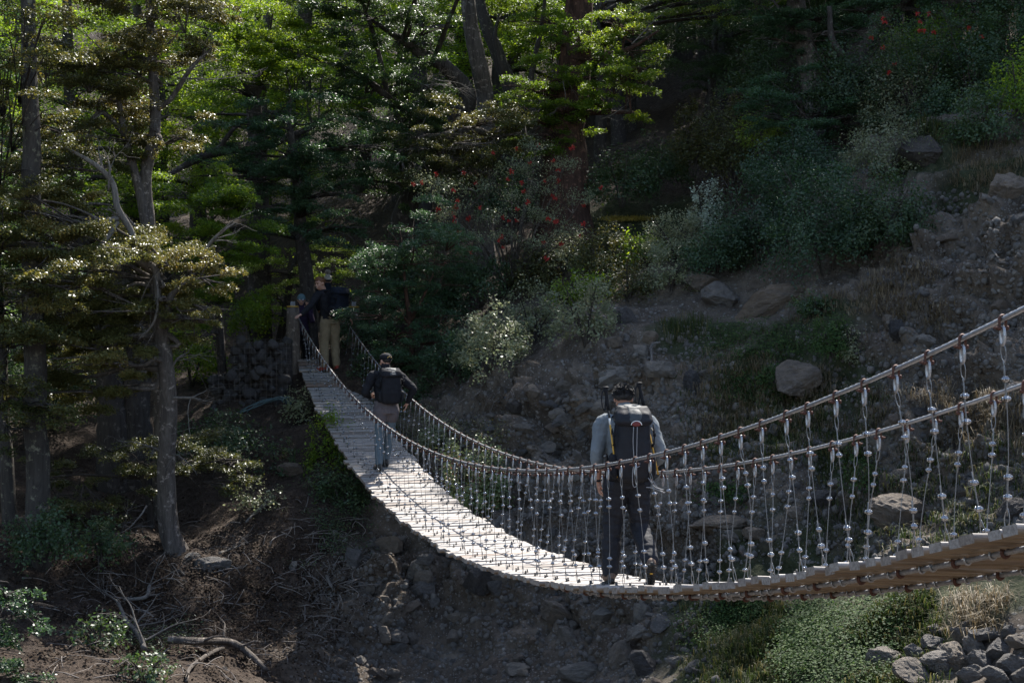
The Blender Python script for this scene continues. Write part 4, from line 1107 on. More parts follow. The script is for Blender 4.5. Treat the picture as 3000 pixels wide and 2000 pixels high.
shrub(1890, 780, 170, 110, 'leaf_green', 'bright green leafy bush right of the red-flowered shrub', ls=.04, dens=1., k=22)
shrub(1770, 810, 240, 150, 'leaf_olive', 'olive bush at the right foot of the red-flowered shrub', ls=.034, dens=1.2, k=30)
shrub(1650, 800, 200, 140, 'leaf_shiny', 'thin glossy bush under the red-flowered shrub', ls=.034, dens=.8, k=26)
shrub(1720, 1000, 230, 200, 'leaf_shiny', 'whitish glossy shrub with pinkish tips on the rim of the bank', ls=.033, dens=.8, k=40, cr=.14)
shrub(1560, 1010, 260, 190, 'leaf_shiny', 'whitish glossy shrub left of the yellow-green one on the rim', ls=.033, dens=.8, k=40, cr=.14)
shrub(1650, 900, 100, 100, 'leaf_lime', 'small yellow-green shrub glowing among the whitish ones', ls=.036, dens=1.3, k=14, cr=.2)
shrub(1440, 1090, 260, 200, 'leaf_shiny', 'green-white glossy shrub low on the rim above the handrail', ls=.034, dens=.8, k=40, cr=.14)
shrub(1330, 1120, 200, 170, 'leaf_teal', 'teal glossy shrub at the left end of the rim', ls=.034, dens=1.2, k=30)
shrub(1560, 860, 180, 150, 'leaf_olive', 'brownish olive bush behind the whitish shrubs', ls=.034, dens=1.1, k=26)
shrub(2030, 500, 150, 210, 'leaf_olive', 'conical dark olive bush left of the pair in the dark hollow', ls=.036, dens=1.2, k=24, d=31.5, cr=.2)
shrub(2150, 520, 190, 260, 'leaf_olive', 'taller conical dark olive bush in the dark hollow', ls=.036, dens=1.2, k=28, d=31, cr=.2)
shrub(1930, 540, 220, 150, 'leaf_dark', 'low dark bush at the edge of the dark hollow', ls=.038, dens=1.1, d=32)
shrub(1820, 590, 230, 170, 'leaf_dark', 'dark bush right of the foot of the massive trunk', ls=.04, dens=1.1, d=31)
shrub(2640, 420, 330, 330, 'leaf_shiny', 'glossy bush with a few red leaves at the top right', ls=.038, dens=1., k=40, d=28.6, cr=.17)
shrub(2860, 380, 360, 400, 'leaf_dark', 'big dark sparkling bush filling the top right corner', ls=.038, dens=1.25, k=50, d=28, cr=.15)
shrub(2760, 400, 200, 140, 'leaf_teal', 'small teal bush in front of the big dark one', ls=.036, dens=1., d=27.6)
shrub(2260, 430, 190, 120, 'leaf_lime', 'sunlit yellowish bush under the furrowed trunk', ls=.038, dens=.9, d=30)
BERRY = shrub(1390, 1530, 230, 260, 'leaf_pink', 'bushy shrub with pink-red berries standing right behind the far handrail', 'berry_shrub', ls=.03, dens=1.7, k=44, cr=.15, d=22.6)
shrub(1290, 1330, 150, 130, 'leaf_shiny', 'pale leafed shrub left above the berry shrub', ls=.03, dens=1.1, d=24.2)
shrub(970, 1380, 180, 170, 'leaf_green', 'green bush tucked under the left edge of the deck', ls=.036, dens=.9, d=24.6)
shrub(1010, 1500, 190, 170, 'leaf_dark', 'dark green creeper bush hanging below the left edge of the deck', ls=.034, dens=1., d=23.6)
shrub(880, 1250, 130, 110, 'leaf_shiny', 'thin pale bush at the foot of the left post', ls=.034, dens=.6, d=26.3)
shrub(760, 1500, 170, 100, 'leaf_shiny', 'sparse pale bush on the shaded ground right of the coppery tree', ls=.034, dens=.35)
shrub(560, 1110, 220, 160, 'leaf_green', 'light green bush left of the gabion wall', ls=.04, dens=1., d=29)
shrub(740, 980, 180, 130, 'leaf_green', 'light green bush behind the gabion wall', ls=.04, dens=1., d=30)
shrub(640, 1330, 300, 130, 'leaf_dark', 'dark low bush below the gabion wall', ls=.036, dens=.8, d=25)
shrub(1120, 1130, 200, 130, 'leaf_dark', 'dark bush behind the far handrail beside the capped hiker', ls=.036, dens=1., d=27)
shrub(1190, 1240, 190, 140, 'leaf_dark', 'dark bush on the rim right of the capped hiker', ls=.034, dens=1., d=26)
shrub(2280, 1140, 120, 80, 'leaf_cover', 'small green herb clump left of the broad pinkish boulder', ls=.03, dens=.8)
shrub(2440, 1040, 150, 130, 'leaf_cover', 'dark green broom-like shrub above the broad pinkish boulder', ls=.026, dens=1.2)
shrub(2490, 1060, 100, 110, 'leaf_shiny', 'white-flecked shrub right of the broad pinkish boulder', ls=.026, dens=.8)
shrub(2390, 930, 150, 80, 'leaf_dark', 'low dark herb cushion below the long brown slab', ls=.028, dens=1.2)

shrub(120, 1640, 260, 170, 'leaf_dark', 'dark low bush around the foot of the lichened trunks', ls=.034, dens=.9, d=20)
shrub(300, 1640, 200, 130, 'leaf_dark', 'dark fern-like bush between the lichened trunks and the coppery tree', ls=.034, dens=.7, d=21)
shrub(290, 1900, 190, 120, 'leaf_dark', 'sparse dark sprigs left of the pale crooked branch', ls=.034, dens=.45, d=18)
shrub(820, 1420, 170, 130, 'leaf_dark', 'dark bush beside the squared grey rock under the deck', ls=.034, dens=.8, d=25)
shrub(2480, 330, 300, 220, 'leaf_dark', 'dark leafy bush between the leaning trunk and the glossy bush', ls=.038, dens=1., d=29)
shrub(2720, 250, 320, 250, 'leaf_green', 'lighter green bush behind the glossy one at the top right', ls=.04, dens=.9, d=29.6)
shrub(2960, 180, 300, 300, 'leaf_dark', 'tall dark bush at the top right edge of the slope', ls=.04, dens=1., d=29.5)
shrub(1480, 640, 200, 160, 'leaf_dark', 'dark bush at the left foot of the massive trunk', ls=.038, dens=1., d=29.5)
shrub(2240, 300, 260, 200, 'leaf_dark', 'dim bush deep in the hollow under the furrowed trunk', ls=.038, dens=1., d=32)
shrub(1840, 880, 180, 130, 'leaf_olive', 'thin olive bush on the rim above the dark reddish rock', ls=.034, dens=.9)
shrub(1960, 860, 170, 110, 'leaf_shiny', 'pale bush on the rim below the grey-green glossy one', ls=.032, dens=.8)
shrub(1740, 880, 160, 110, 'leaf_green', 'fresh green bush between the olive bush and the whitish shrubs', ls=.036, dens=.8)
shrub(1080, 1010, 220, 170, 'leaf_teal', 'teal bush behind the far handrail just right of the post', ls=.036, dens=1., d=28.3)
shrub(1270, 950, 230, 180, 'leaf_teal', 'teal bush under the small forked beech', ls=.036, dens=1., d=28)
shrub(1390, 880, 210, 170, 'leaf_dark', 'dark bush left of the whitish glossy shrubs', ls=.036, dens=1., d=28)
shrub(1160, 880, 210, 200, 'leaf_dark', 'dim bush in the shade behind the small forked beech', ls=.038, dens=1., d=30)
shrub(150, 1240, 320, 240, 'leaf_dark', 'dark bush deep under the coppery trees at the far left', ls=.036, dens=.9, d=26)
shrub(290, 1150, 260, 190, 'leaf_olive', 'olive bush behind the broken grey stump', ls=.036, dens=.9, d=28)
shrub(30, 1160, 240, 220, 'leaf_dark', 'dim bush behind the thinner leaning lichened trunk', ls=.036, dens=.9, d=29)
shrub(2890, 430, 250, 190, 'leaf_dark', 'dark bush on the bare crest beside the grassy tufts', ls=.036, dens=1.)
shrub(2985, 350, 200, 220, 'leaf_green', 'green bush at the right edge above the broad brown rock', ls=.036, dens=.9)
shrub(420, 1990, 200, 90, 'leaf_dark', 'low dark sprigs added to darken the floor under the thick barky branch', ls=.032, dens=.5)  # bush added to darken the sunlit strip of floor
# red flowered fire bush
random.seed(5)
FB = thing('firebush', hit(1500, 830)[0], 'open twiggy shrub dotted with scarlet flowers in front of the massive trunk', 'shrub')
o = np.array(FB.location); mb = MB(); fl_pts = []; ch = []
for (u, v, d) in [(1250,540,28.5),(1300,560,28.2),(1345,620,28),(1390,560,28.3),(1440,640,28),(1500,500,28.4),(1570,440,28.6),(1550,500,28.3),(1600,560,28.2),(1650,490,28.5),(1700,590,28.3),(1620,640,28),(1540,640,28),(1480,700,27.6),(1360,700,27.6),(1570,720,27.6),(1290,640,27.8),(1660,690,27.8),(1520,580,28)]:
    e = np.array(at(u, v, d)) - o
    q = limb(mb, [(e[0] * .1, 0, -.1, .035), (e[0] * .45, e[1] * .4, e[2] * .45, .022), (*(e * np.array([.85, .8, .8])), .012), (*e, .004)], 4, 5)
    for _ in range(4):
        i = random.randint(len(q) // 2, len(q) - 1); dead_branch(mb, q[i, :3], (random.gauss(0, .6), random.gauss(-.1, .5), random.uniform(0, .9)), random.uniform(.3, .6), .008, 1, .7)
    ch.append(clump_leaves(e, .34, .34, .26, 520, .036, 9, .8, 1.3, .3))
    for _ in range(random.choice([2, 3, 3])): fl_pts.append(e + RNG.normal(0, .2, 3) + np.array([0, -.12, .05]))
mb.build('stem', M['bark_grey'], FB, True)
link('foliage', crown_mesh('foliage', ch), M['leaf_shiny'], FB)
pos = RNG.normal(0, 1, (26, 3)); pos /= np.linalg.norm(pos, axis=1)[:, None]
v, f = leaf_quads(pos * .03, np.cross(pos, RNG.normal(0, 1, (26, 3))), pos, np.full(26, .065), np.full(26, .016))
fm = np_mesh('flower', v, f, False, {'rnd': np.repeat(RNG.random(26), 4)}); fm.materials.append(M['flower'])
for p in fl_pts:
    q = link('flower', fm, None, FB); q.location = p; q.rotation_euler = (random.random() * 6, random.random() * 6, 0); s_ = random.uniform(.8, 1.3); q.scale = (s_,) * 3
FB2 = thing('firebush', at(2680, 400, 28.2), 'second red-flowered shrub growing through the glossy bush at the top right', 'shrub')
o = np.array(FB2.location); mb = MB(); ch = []
for (u, v) in [(2600,60),(2680,90),(2740,50),(2700,140),(2640,180),(2800,80),(2570,110)]:
    e = np.array(at(u, v, 27.9)) - o
    limb(mb, [(0, 0, 0, .016), (*(e * .5 + RNG.normal(0, .15, 3)), .011), (*e, .004)], 4, 5); ch.append(clump_leaves(e * .7, .45, .4, .4, 500, .04, 9, .8, 1.3, .3)); ch.append(clump_leaves(e, .3, .3, .25, 420, .036, 9, .8, 1.3, .3))
    for _ in range(2):
        q = link('flower', fm, None, FB2); q.location = e + RNG.normal(0, .22, 3) + np.array([0, -.2, 0]); q.rotation_euler = (random.random() * 6, random.random() * 6, 0)
mb.build('stem', M['bark_dark'], FB2, True); link('foliage', crown_mesh('foliage', ch), M['leaf_dark'], FB2)

# dead twiggy bush under the flowers
mb = MB(); p = hit(1440, 900)[0]
for _ in range(9): dead_branch(mb, p, (random.gauss(0, .5), random.gauss(-.2, .4), 1), random.uniform(.8, 1.5), .014, 2)
tag(mb.build('dead_bush', M['twig']), 'leafless grey twiggy bush below the scarlet flowers', 'bush')

# ------------------------------------------------------------------ grass, ground cover, litter
def rect_pts(n, rects):
    tot = [((c - a) * (d - b)) for a, b, c, d in rects]; out = []
    for _ in range(n):
        a, b, c, d = random.choices(rects, tot)[0]
        p, nr = hit(random.uniform(a, c) + random.gauss(0, .09 * (c - a)), random.uniform(b, d) + random.gauss(0, .09 * (d - b)))
        if p.y < 45: out.append((p, nr))
    return out
def grass(name, n, rects, h, mat, blades=12, spread=.06, lean=.5, wid=.006, gap=None):
    P = rect_pts(n, rects); V = []; R_ = []
    for p, nr in P:
        if gap is not None and vnoise(np.array([p.x * gap]), np.array([p.y * gap]), np.array([p.z * gap]))[0] < .42: continue
        hh = h * random.uniform(.5, 1.4); r0 = random.random()
        for _ in range(blades):
            a = random.uniform(0, 6.28); b = np.array(p) + np.array([random.gauss(0, spread), random.gauss(0, spread), -.02])
            dr = np.array([math.cos(a), math.sin(a), 0]); L_ = hh * random.uniform(.6, 1.2); ln = lean * random.uniform(.3, 1.3)
            sd = np.array([-dr[1], dr[0], 0]) * wid
            m_ = b + dr * L_ * ln * .35 + np.array([0, 0, L_ * .62]); t_ = b + dr * L_ * ln + np.array([0, 0, L_ * (.95 - .45 * min(1, ln))])
            V += [b - sd, b + sd, m_ + sd * .8, m_ - sd * .8, t_ + sd * .15, t_ - sd * .15]; R_ += [min(1, max(0, .6 * r0 + .4 * random.random()))] * 6
    nB = len(V) // 6; base = np.arange(nB)[:, None] * 6
    F = np.concatenate([base + np.array([[0, 1, 2, 3]]), base + np.array([[3, 2, 4, 5]])])
    o = link(name, np_mesh(name, np.array(V), F, False, {'rnd': np.array(R_)}), mat); tag(o, kind='stuff'); return o
grass('grass', 2600, [(2080, 1760, 2700, 2000), (2600, 1720, 3000, 1860), (2840, 1650, 3010, 1770), (2250, 1760, 2650, 1900)], .12, M['grass'], 12, .06, .6, gap=.8)
grass('grass', 1500, [(2000, 1000, 2500, 1350), (2200, 1150, 2600, 1350), (1960, 930, 2100, 1000), (2680, 380, 3000, 480), (2400, 1300, 3000, 1620)], .14, M['grass'], 10, .07, .9, .005, gap=1.)
grass('dry_grass', 1900, [(2050, 1050, 2420, 1280), (2350, 780, 2750, 960), (2800, 430, 3000, 560), (2550, 1150, 3000, 1300), (2800, 1740, 3000, 1860)], .17, M['dry'], 11, .08, 1., .004, gap=.9)
grass('grass', 70, [(2670, 360, 2760, 420), (1960, 940, 2050, 1000), (2830, 380, 2890, 430)], .3, M['grass'], 12, .1, .6, .005)
grass('dry_grass', 320, [(1770, 634, 1910, 646)], .05, M['straw'], 14, .1, .9, .006)
def cover(name, n, rects, ls, mat, lift=.06, gap=None):
    P = rect_pts(n, rects); pos = []; 
    nr_ = []
    for p, nr in P:
        if gap and vnoise(np.array([p.x * gap]), np.array([p.y * gap]), np.array([p.z * gap]))[0] < .45: continue
        for _ in range(7):
            pos.append(np.array(p) + RNG.normal(0, .07, 3) * np.array([1, 1, .5]) + np.array(nr) * random.uniform(.0, lift)); nr_.append(np.array(nr) * .6 + RNG.normal(0, .35, 3) + np.array([0, 0, .5]))
    pos = np.array(pos); v, f = leaf_quads(pos, np.array(nr_), RNG.normal(0, 1, pos.shape), ls * RNG.uniform(.6, 1.3, len(pos)), ls * .75 * np.ones(len(pos)))
    o = link(name, np_mesh(name, v, f, False, {'rnd': np.repeat(RNG.random(len(pos)), 4)}), mat); tag(o, kind='stuff'); return o
cover('ground_cover', 4600, [(2070, 1770, 2620, 2000), (2100, 1760, 2400, 1960)], .032, M['leaf_cover'], .12, gap=.7)
cover('ground_cover', 1300, [(2090, 950, 2360, 1050), (2130, 1100, 2300, 1180), (2480, 1330, 2560, 1420), (2050, 1420, 2200, 1470)], .036, M['leaf_cover'], .1)
cover('ground_cover', 900, [(850, 1400, 1060, 1640), (380, 1780, 560, 1900)], .034, M['leaf_dark'], .12, gap=1.2)
cover('leaf_litter', 3600, [(0, 1450, 950, 2000), (200, 1600, 1000, 1900)], .045, M['litter'], .03)
cover('moss', 700, [(1330, 1230, 1480, 1300), (1130, 1200, 1300, 1330), (2270, 1090, 2330, 1150)], .03, M['leaf_olive'], .05)

mb = MB()
for p, nr in rect_pts(420, [(150, 1550, 980, 2000), (850, 1480, 1080, 1800)]):
    a = random.uniform(0, 6.28); t = Vector((math.cos(a), math.sin(a), random.gauss(0, .25))); t = (t - nr * t.dot(nr) * .8).normalized()
    L_ = random.uniform(.12, .5); b = p + nr * .025
    q = [b, b + t * L_ * .5 + nr * random.uniform(0, .06) + Vector((random.gauss(0, .03), random.gauss(0, .03), 0)), b + t * L_]
    mb.tube(smoothpath(q, 3), random.uniform(.003, .008), 4)
tag(mb.build('twig_litter', M['twig'], None, True), kind='stuff')
# roots hanging out of the cut edge
mb = MB()
for p, nr in rect_pts(110, [(900, 1560, 1090, 1760), (880, 1700, 1000, 1850), (1330, 1100, 1560, 1180)]):
    q = [p - nr * .1, p + nr * .06 + Vector((random.gauss(0, .06), 0, random.uniform(-.05, .08)))]
    q.append(q[-1] + Vector((random.gauss(0, .12), random.uniform(-.12, 0), -random.uniform(.08, .3)))); q.append(q[-1] + Vector((random.gauss(0, .12), 0, -random.uniform(.05, .25))))
    mb.tube(smoothpath(q, 3), random.uniform(.003, .009), 4)
tag(mb.build('hanging_roots', M['twig'], None, True), kind='stuff')
# fallen wood
def fallen(name, label, pts, lift=.05, subs=4, mat='deadwood', L=.6):
    mb = MB(); q = []
    for (u, v, r) in pts:
        p, n = hit(u, v); q.append((*(p + n * (r + lift)), r))
    q = limb(mb, q, 5, 8)
    for _ in range(subs):
        i = random.randint(1, len(q) - 2); d = q[i + 1, :3] - q[i, :3]
        dead_branch(mb, q[i, :3], d / np.linalg.norm(d) + RNG.normal(0, .6, 3) + np.array([0, -.2, .3]), random.uniform(.5, 1.) * L, q[i, 3] * .5, 1)
    tag(mb.build(name, M[mat], None, True), label, 'branch')
fallen('fallen_branch', 'thick barky fallen branch forking down to the right at the bottom left', [(480,1905,.055),(560,1905,.05),(660,1908,.05),(720,1945,.045),(785,1990,.03)], .1, 5, 'bark_grey')
fallen('fallen_branch', 'thinner branch propped under the thick barky one', [(650,1915,.035),(590,1935,.03),(555,1975,.025),(540,2010,.02)], .06, 2, 'bark_grey')
fallen('fallen_branch', 'pale crooked branch with many bare fingers lying at lower left', [(425,1935,.04),(400,1890,.035),(375,1850,.03),(340,1795,.02),(310,1770,.008)], .12, 9, 'deadwood', 1.1)
fallen('fallen_branch', 'bare branch curving up beside the pale crooked one', [(360,1780,.02),(420,1770,.03),(440,1740,.025),(438,1728,.01)], .12, 6, 'deadwood', .8)
fallen('fallen_branch', 'short bleached stick on the cut edge of the bank', [(955,1700,.025),(975,1715,.025),(985,1728,.02)], .05, 0)
fallen('fallen_branch', 'long thin stick lying uphill of the thick fallen branch', [(640,1630,.02),(680,1615,.018),(720,1598,.01)], .04, 1)
fallen('fallen_branch', 'straight dead stick leaning in the shade right of the coppery tree', [(720,1540,.02),(760,1500,.018),(795,1468,.01)], .08, 1)
fallen('fallen_branch', 'grey dead stick on the dry scree at the far right', [(2870,705,.025),(2900,735,.022),(2925,765,.012)], .06, 2)
fallen('fallen_branch', 'thin bare branch crossing the scree behind the handrail end', [(2860,930,.015),(2930,980,.014),(2995,1020,.008)], .06, 4)

# ------------------------------------------------------------------ gabion wall and hoses
GW = thing('gabion_wall', at(770, 1200, 27.2), 'stone filled wire gabion wall left of the far post', 'gabion wall')
o = GW.location.copy()
def gab(u0, u1, v0, v1, d, dep):
    a = at(u0, v1, d) - o; b = at(u1, v0, d) - o; V = []; Fq = []; k = 0
    src = ROCKS[3:]
    for zi in np.arange(a.z, b.z, .13):
        for xi in np.arange(a.x, b.x, .17):
            for yi in (0, .25):
                me = random.choice(STONE_LO); s_ = random.uniform(.06, .15)
                bv = np.array([tuple(q.co) for q in me.vertices]); R_ = np.array(Matrix.Rotation(random.uniform(0, 6), 3, Vector((random.random(), random.random(), random.random())).normalized()))
                V.append((bv * s_ * np.array([1.2, 1, .85])) @ R_ + np.array([xi + random.gauss(0, .06), yi * dep + random.gauss(0, .05), zi + random.gauss(0, .05)])); Fq.append(np.array([list(q.vertices) for q in me.polygons]) + k); k += len(bv)
    st = link('stone_fill', np_mesh('stone_fill', np.concatenate(V), np.concatenate(Fq)), M['rock_dark'], GW); st['kind'] = 'stuff'
    mb = MB()
    for xi in np.arange(a.x - .06, b.x + .06, .1): mb.tube([(xi, -.13, a.z - .1), (xi + .03, -.14, (a.z + b.z) / 2), (xi, -.12, b.z + .1), (xi, dep, b.z + .12)], .0025, 3, caps=False)
    for zi in np.arange(a.z - .06, b.z + .1, .1): mb.tube([(a.x - .08, -.12, zi), ((a.x + b.x) / 2, -.145, zi + .02), (b.x + .08, -.12, zi)], .0025, 3, caps=False)
    mb.build('wire_mesh', M['twig'], GW)
    bx = MB(); bx.box(((a.x + b.x) / 2, dep * .55 + .1, (a.z + b.z) / 2), ((b.x - a.x) / 2, 0, 0), (0, dep * .5, 0), (0, 0, (b.z - a.z) / 2)); cr_ = bx.build('core', M['bark_dark'], GW)
STONE_LO = [rock_mesh('stone', 40 + s, 2, 9, .03) for s in range(5)]
gab(700, 846, 1010, 1270, 27.3, .9); gab(640, 700, 1110, 1270, 27.3, .8)
mb = MB()
for k_ in range(9):
    q = []
    for (u, v) in [(700, 1215), (760, 1190), (830, 1165), (838, 1185), (810, 1240), (770, 1300)]:
        p = at(u + random.gauss(0, 8), v + random.gauss(0, 7), 26.9 - random.uniform(0, .25)); q.append(p)
    if k_ % 2: q = q[2:]
    mb.tube(smoothpath(q, 5), .011, 5)
M['hose'] = simple_mat('blue_grey_hose', (.07, .11, .12), .5, 0, .4, .2, 20, 0)
tag(mb.build('hose_bundle', M['hose'], None, True), 'tangle of blue-grey hoses hanging down in front of the gabion wall', 'hoses')
# ------------------------------------------------------------------ people
M['skin'] = simple_mat('skin', (.42, .235, .17), .5, 0, .4, .1, 40, .05)
M['skin_tan'] = simple_mat('tanned_skin', (.36, .19, .135), .5, 0, .4, .1, 40, .05)
def cloth(name, col, var=.15, rough=.85, spec=.2, scale=18): return simple_mat(name, col, rough, 0, spec, var, scale, .25, 260)
M['c_grey'] = cloth('grey_blue_shirt', (.145, .16, .17)); M['c_black'] = cloth('black_fabric', (.012, .012, .015), .3)
M['c_navy'] = cloth('navy_fabric', (.01, .013, .022), .3); M['c_trous'] = cloth('charcoal_trousers', (.013, .0135, .018), .3, .75, .3)
M['c_khaki'] = cloth('khaki_trousers', (.2, .158, .1), .15); M['c_legs'] = cloth('slate_blue_leggings', (.085, .115, .14), .15)
M['c_shorts'] = cloth('brown_grey_shorts', (.1, .085, .09), .15); M['c_pack'] = cloth('charcoal_pack_fabric', (.0095, .01, .014), .3, .65, .3)
M['c_lid'] = cloth('grey_pack_lid', (.036, .04, .043), .2, .6, .4); M['c_strap'] = cloth('black_webbing', (.01, .01, .012), .2, .7)
M['c_beige'] = cloth('beige_knit', (.4, .36, .31), .2); M['c_teal'] = cloth('grey_blue_knit', (.1, .16, .18), .2); M['c_plum'] = cloth('plum_jacket', (.028, .018, .04), .2)
M['hair_d'] = simple_mat('dark_hair', (.014, .011, .010), .45, 0, .5, .4, 60, .5, 300); M['hair_g'] = simple_mat('ginger_hair', (.14, .06, .025), .5, 0, .4, .3, 60, .4, 300)
M['boot'] = simple_mat('brown_boot', (.13, .085, .06), .7, 0, .3, .2, 30, .3); M['sole'] = simple_mat('rubber_sole', (.03, .03, .03), .8, 0, .3, .2, 40, .2)
M['shoe_red'] = simple_mat('red_shoe', (.25, .035, .02), .6, 0, .3, .2, 40, .2); M['shoe_grey'] = simple_mat('dark_shoe', (.04, .037, .035), .7, 0, .3, .3, 40, .2)
M['cord'] = simple_mat('grey_cord', (.25, .25, .26), .7, 0, .3, .1, 40, 0); M['amber'] = simple_mat('amber_paint', (.55, .3, .03), .4, 0, .5, .1, 40, 0)
M['white'] = simple_mat('white_paint', (.7, .7, .68), .5, 0, .4, .1, 40, 0); M['patch'] = simple_mat('dark_red_patch', (.14, .03, .03), .6, 0, .3, .2, 60, .1)
M['lens'] = simple_mat('mirror_lens', (.2, .2, .22), .08, .6, .8, .1, 40, 0); M['eye'] = simple_mat('eye', (.03, .025, .02), .2, 0, .6, .1, 40, 0); M['lip'] = simple_mat('lip', (.3, .12, .1), .5, 0, .4, .1, 40, 0)
M['teeth'] = simple_mat('teeth', (.6, .58, .52), .35, 0, .5, .1, 40, 0)

def ell(mb, c, rx, ry, rz, n=14, m=9, R=None):
    v = []; 
    for i in range(1, m):
        t = math.pi * i / m
        for j in range(n):
            p = 2 * math.pi * j / n; v.append((rx * math.sin(t) * math.cos(p), ry * math.sin(t) * math.sin(p), rz * math.cos(t)))
    v += [(0, 0, rz), (0, 0, -rz)]
    v = np.array(v)
    if R is not None: v = v @ np.array(R).T
    v = v + np.array(c)
    f4 = [[i * n + j, (i + 1) * n + j, (i + 1) * n + (j + 1) % n, i * n + (j + 1) % n] for i in range(m - 2) for j in range(n)]
    f3 = [[(m - 1) * n, j, (j + 1) % n] for j in range(n)] + [[(m - 1) * n + 1, (m - 2) * n + (j + 1) % n, (m - 2) * n + j] for j in range(n)]
    b = mb.n; mb.add(v, f4); mb.f3.append(np.array(f3) + b); mb.m3 += [0] * len(f3)

def chain(mb, pts, n=12):
    """tapered rounded limb through (x,y,z,r)"""
    q = smoothpath(pts, 4); mb.tube(q[:, :3], q[:, 3], n)
    for p in (pts[0], pts[-1]): ell(mb, p[:3], p[3], p[3], p[3], 10, 6)

def loft(mb, rings, n=18):
    """rings: (centre, half width x, half depth y[, yaw, pitch]); superellipse sections"""
    v = []
    for r in rings:
        c, a, b = r[:3]; yaw = r[3] if len(r) > 3 else 0; e = r[4] if len(r) > 4 else 1.
        for j in range(n):
            t = 2 * math.pi * j / n; x = a * abs(math.cos(t)) ** e * (1 if math.cos(t) > 0 else -1); y = b * abs(math.sin(t)) ** e * (1 if math.sin(t) > 0 else -1)
            v.append((c[0] + x * math.cos(yaw) - y * math.sin(yaw), c[1] + x * math.sin(yaw) + y * math.cos(yaw), c[2]))
    m = len(rings); f = [[i * n + j, i * n + (j + 1) % n, (i + 1) * n + (j + 1) % n, (i + 1) * n + j] for i in range(m - 1) for j in range(n)]
    b = mb.n; mb.add(v, f)
    t3 = [[0, j + 1, j] for j in range(1, n - 1)] + [[(m - 1) * n, (m - 1) * n + j, (m - 1) * n + j + 1] for j in range(1, n - 1)]
    mb.f3.append(np.array(t3) + b); mb.m3 += [0] * len(t3)

def fuse(mb, name, voxel, smooth=4, wr=0., wf=14., seed=0, stretch=(1, 1, .45)):
    """join overlapping shapes into one continuous skin"""
    me = mb.mesh(name); o = bpy.data.objects.new('tmp', me); COL.objects.link(o)
    r = o.modifiers.new('r', 'REMESH'); r.mode = 'VOXEL'; r.voxel_size = voxel
    s_ = o.modifiers.new('s', 'SMOOTH'); s_.iterations = smooth; s_.factor = .5
    dg = bpy.context.evaluated_depsgraph_get(); m2 = bpy.data.meshes.new_from_object(o.evaluated_get(dg))
    bpy.data.objects.remove(o); bpy.data.meshes.remove(me); m2.name = name
    n = len(m2.vertices); co = np.zeros(n * 3, np.float32); m2.vertices.foreach_get('co', co); co = co.reshape(-1, 3)
    if wr:
        nm = np.zeros(n * 3, np.float32); m2.vertex_normals.foreach_get('vector', nm); nm = nm.reshape(-1, 3)
        q = co * np.array(stretch) * wf + seed * 7.3
        w = 1 - np.abs(2 * fbm(q[:, 0] + q[:, 2] * .7, q[:, 1], q[:, 2] * 2.2, 3) - .95) - .75
        co = co + nm * (w * wr)[:, None]; m2.vertices.foreach_set('co', co.ravel().astype(np.float32))
    m2.polygons.foreach_set('use_smooth', np.ones(len(m2.polygons), bool)); m2.update()
    return m2

def V3(*a): return np.array(a, float)
def hand(mb, w, d, nrm, thumb, curl=.5, s=1., spread=.1):
    """w wrist, d towards fingers, nrm out of the palm, thumb side"""
    w, d, nrm, thumb = [np.array(q, float) for q in (w, d, nrm, thumb)]
    d /= np.linalg.norm(d); nrm = nrm - d * nrm.dot(d); nrm /= np.linalg.norm(nrm); sd = np.cross(nrm, d); sd /= np.linalg.norm(sd)
    if sd.dot(thumb) < 0: sd = -sd
    chain(mb, [(*w, .025 * s), (*(w + d * .03 * s), .026 * s)], 8)
    R = np.stack([sd, d, nrm], 1); ell(mb, w + d * .055 * s, .04 * s, .05 * s, .015 * s, 12, 8, R)
    for i, L in enumerate((.072, .08, .075, .058)):
        a = (1.5 - i) / 1.5; p = w + d * .092 * s + sd * a * .03 * s; q = [(*p, .0092 * s)]; ang = .12 + .1 * i * curl; dirv = d + sd * a * spread
        for k in range(3):
            ang += curl * (.45, .55, .4)[k]; st = (dirv * math.cos(ang) + nrm * math.sin(ang)) * L * (.42, .33, .25)[k] * s
            p = p + st; q.append((*p, (.009, .0082, .007)[k] * s))
        mb.tube([x[:3] for x in q], [x[3] for x in q], 8); ell(mb, q[-1][:3], .007 * s, .007 * s, .007 * s, 8, 6)
    p = w + d * .03 * s + sd * .026 * s; q = [(*p, .0125 * s)]
    for k in range(3):
        st = (d * (.55 + .1 * k) + sd * (.75 - .3 * k) + nrm * (.35 + .25 * curl)) * .032 * s; p = p + st; q.append((*p, (.0115, .0105, .0085)[k] * s))
    mb.tube([x[:3] for x in q], [x[3] for x in q], 8); ell(mb, q[-1][:3], .0085 * s, .0085 * s, .0085 * s, 8, 6)

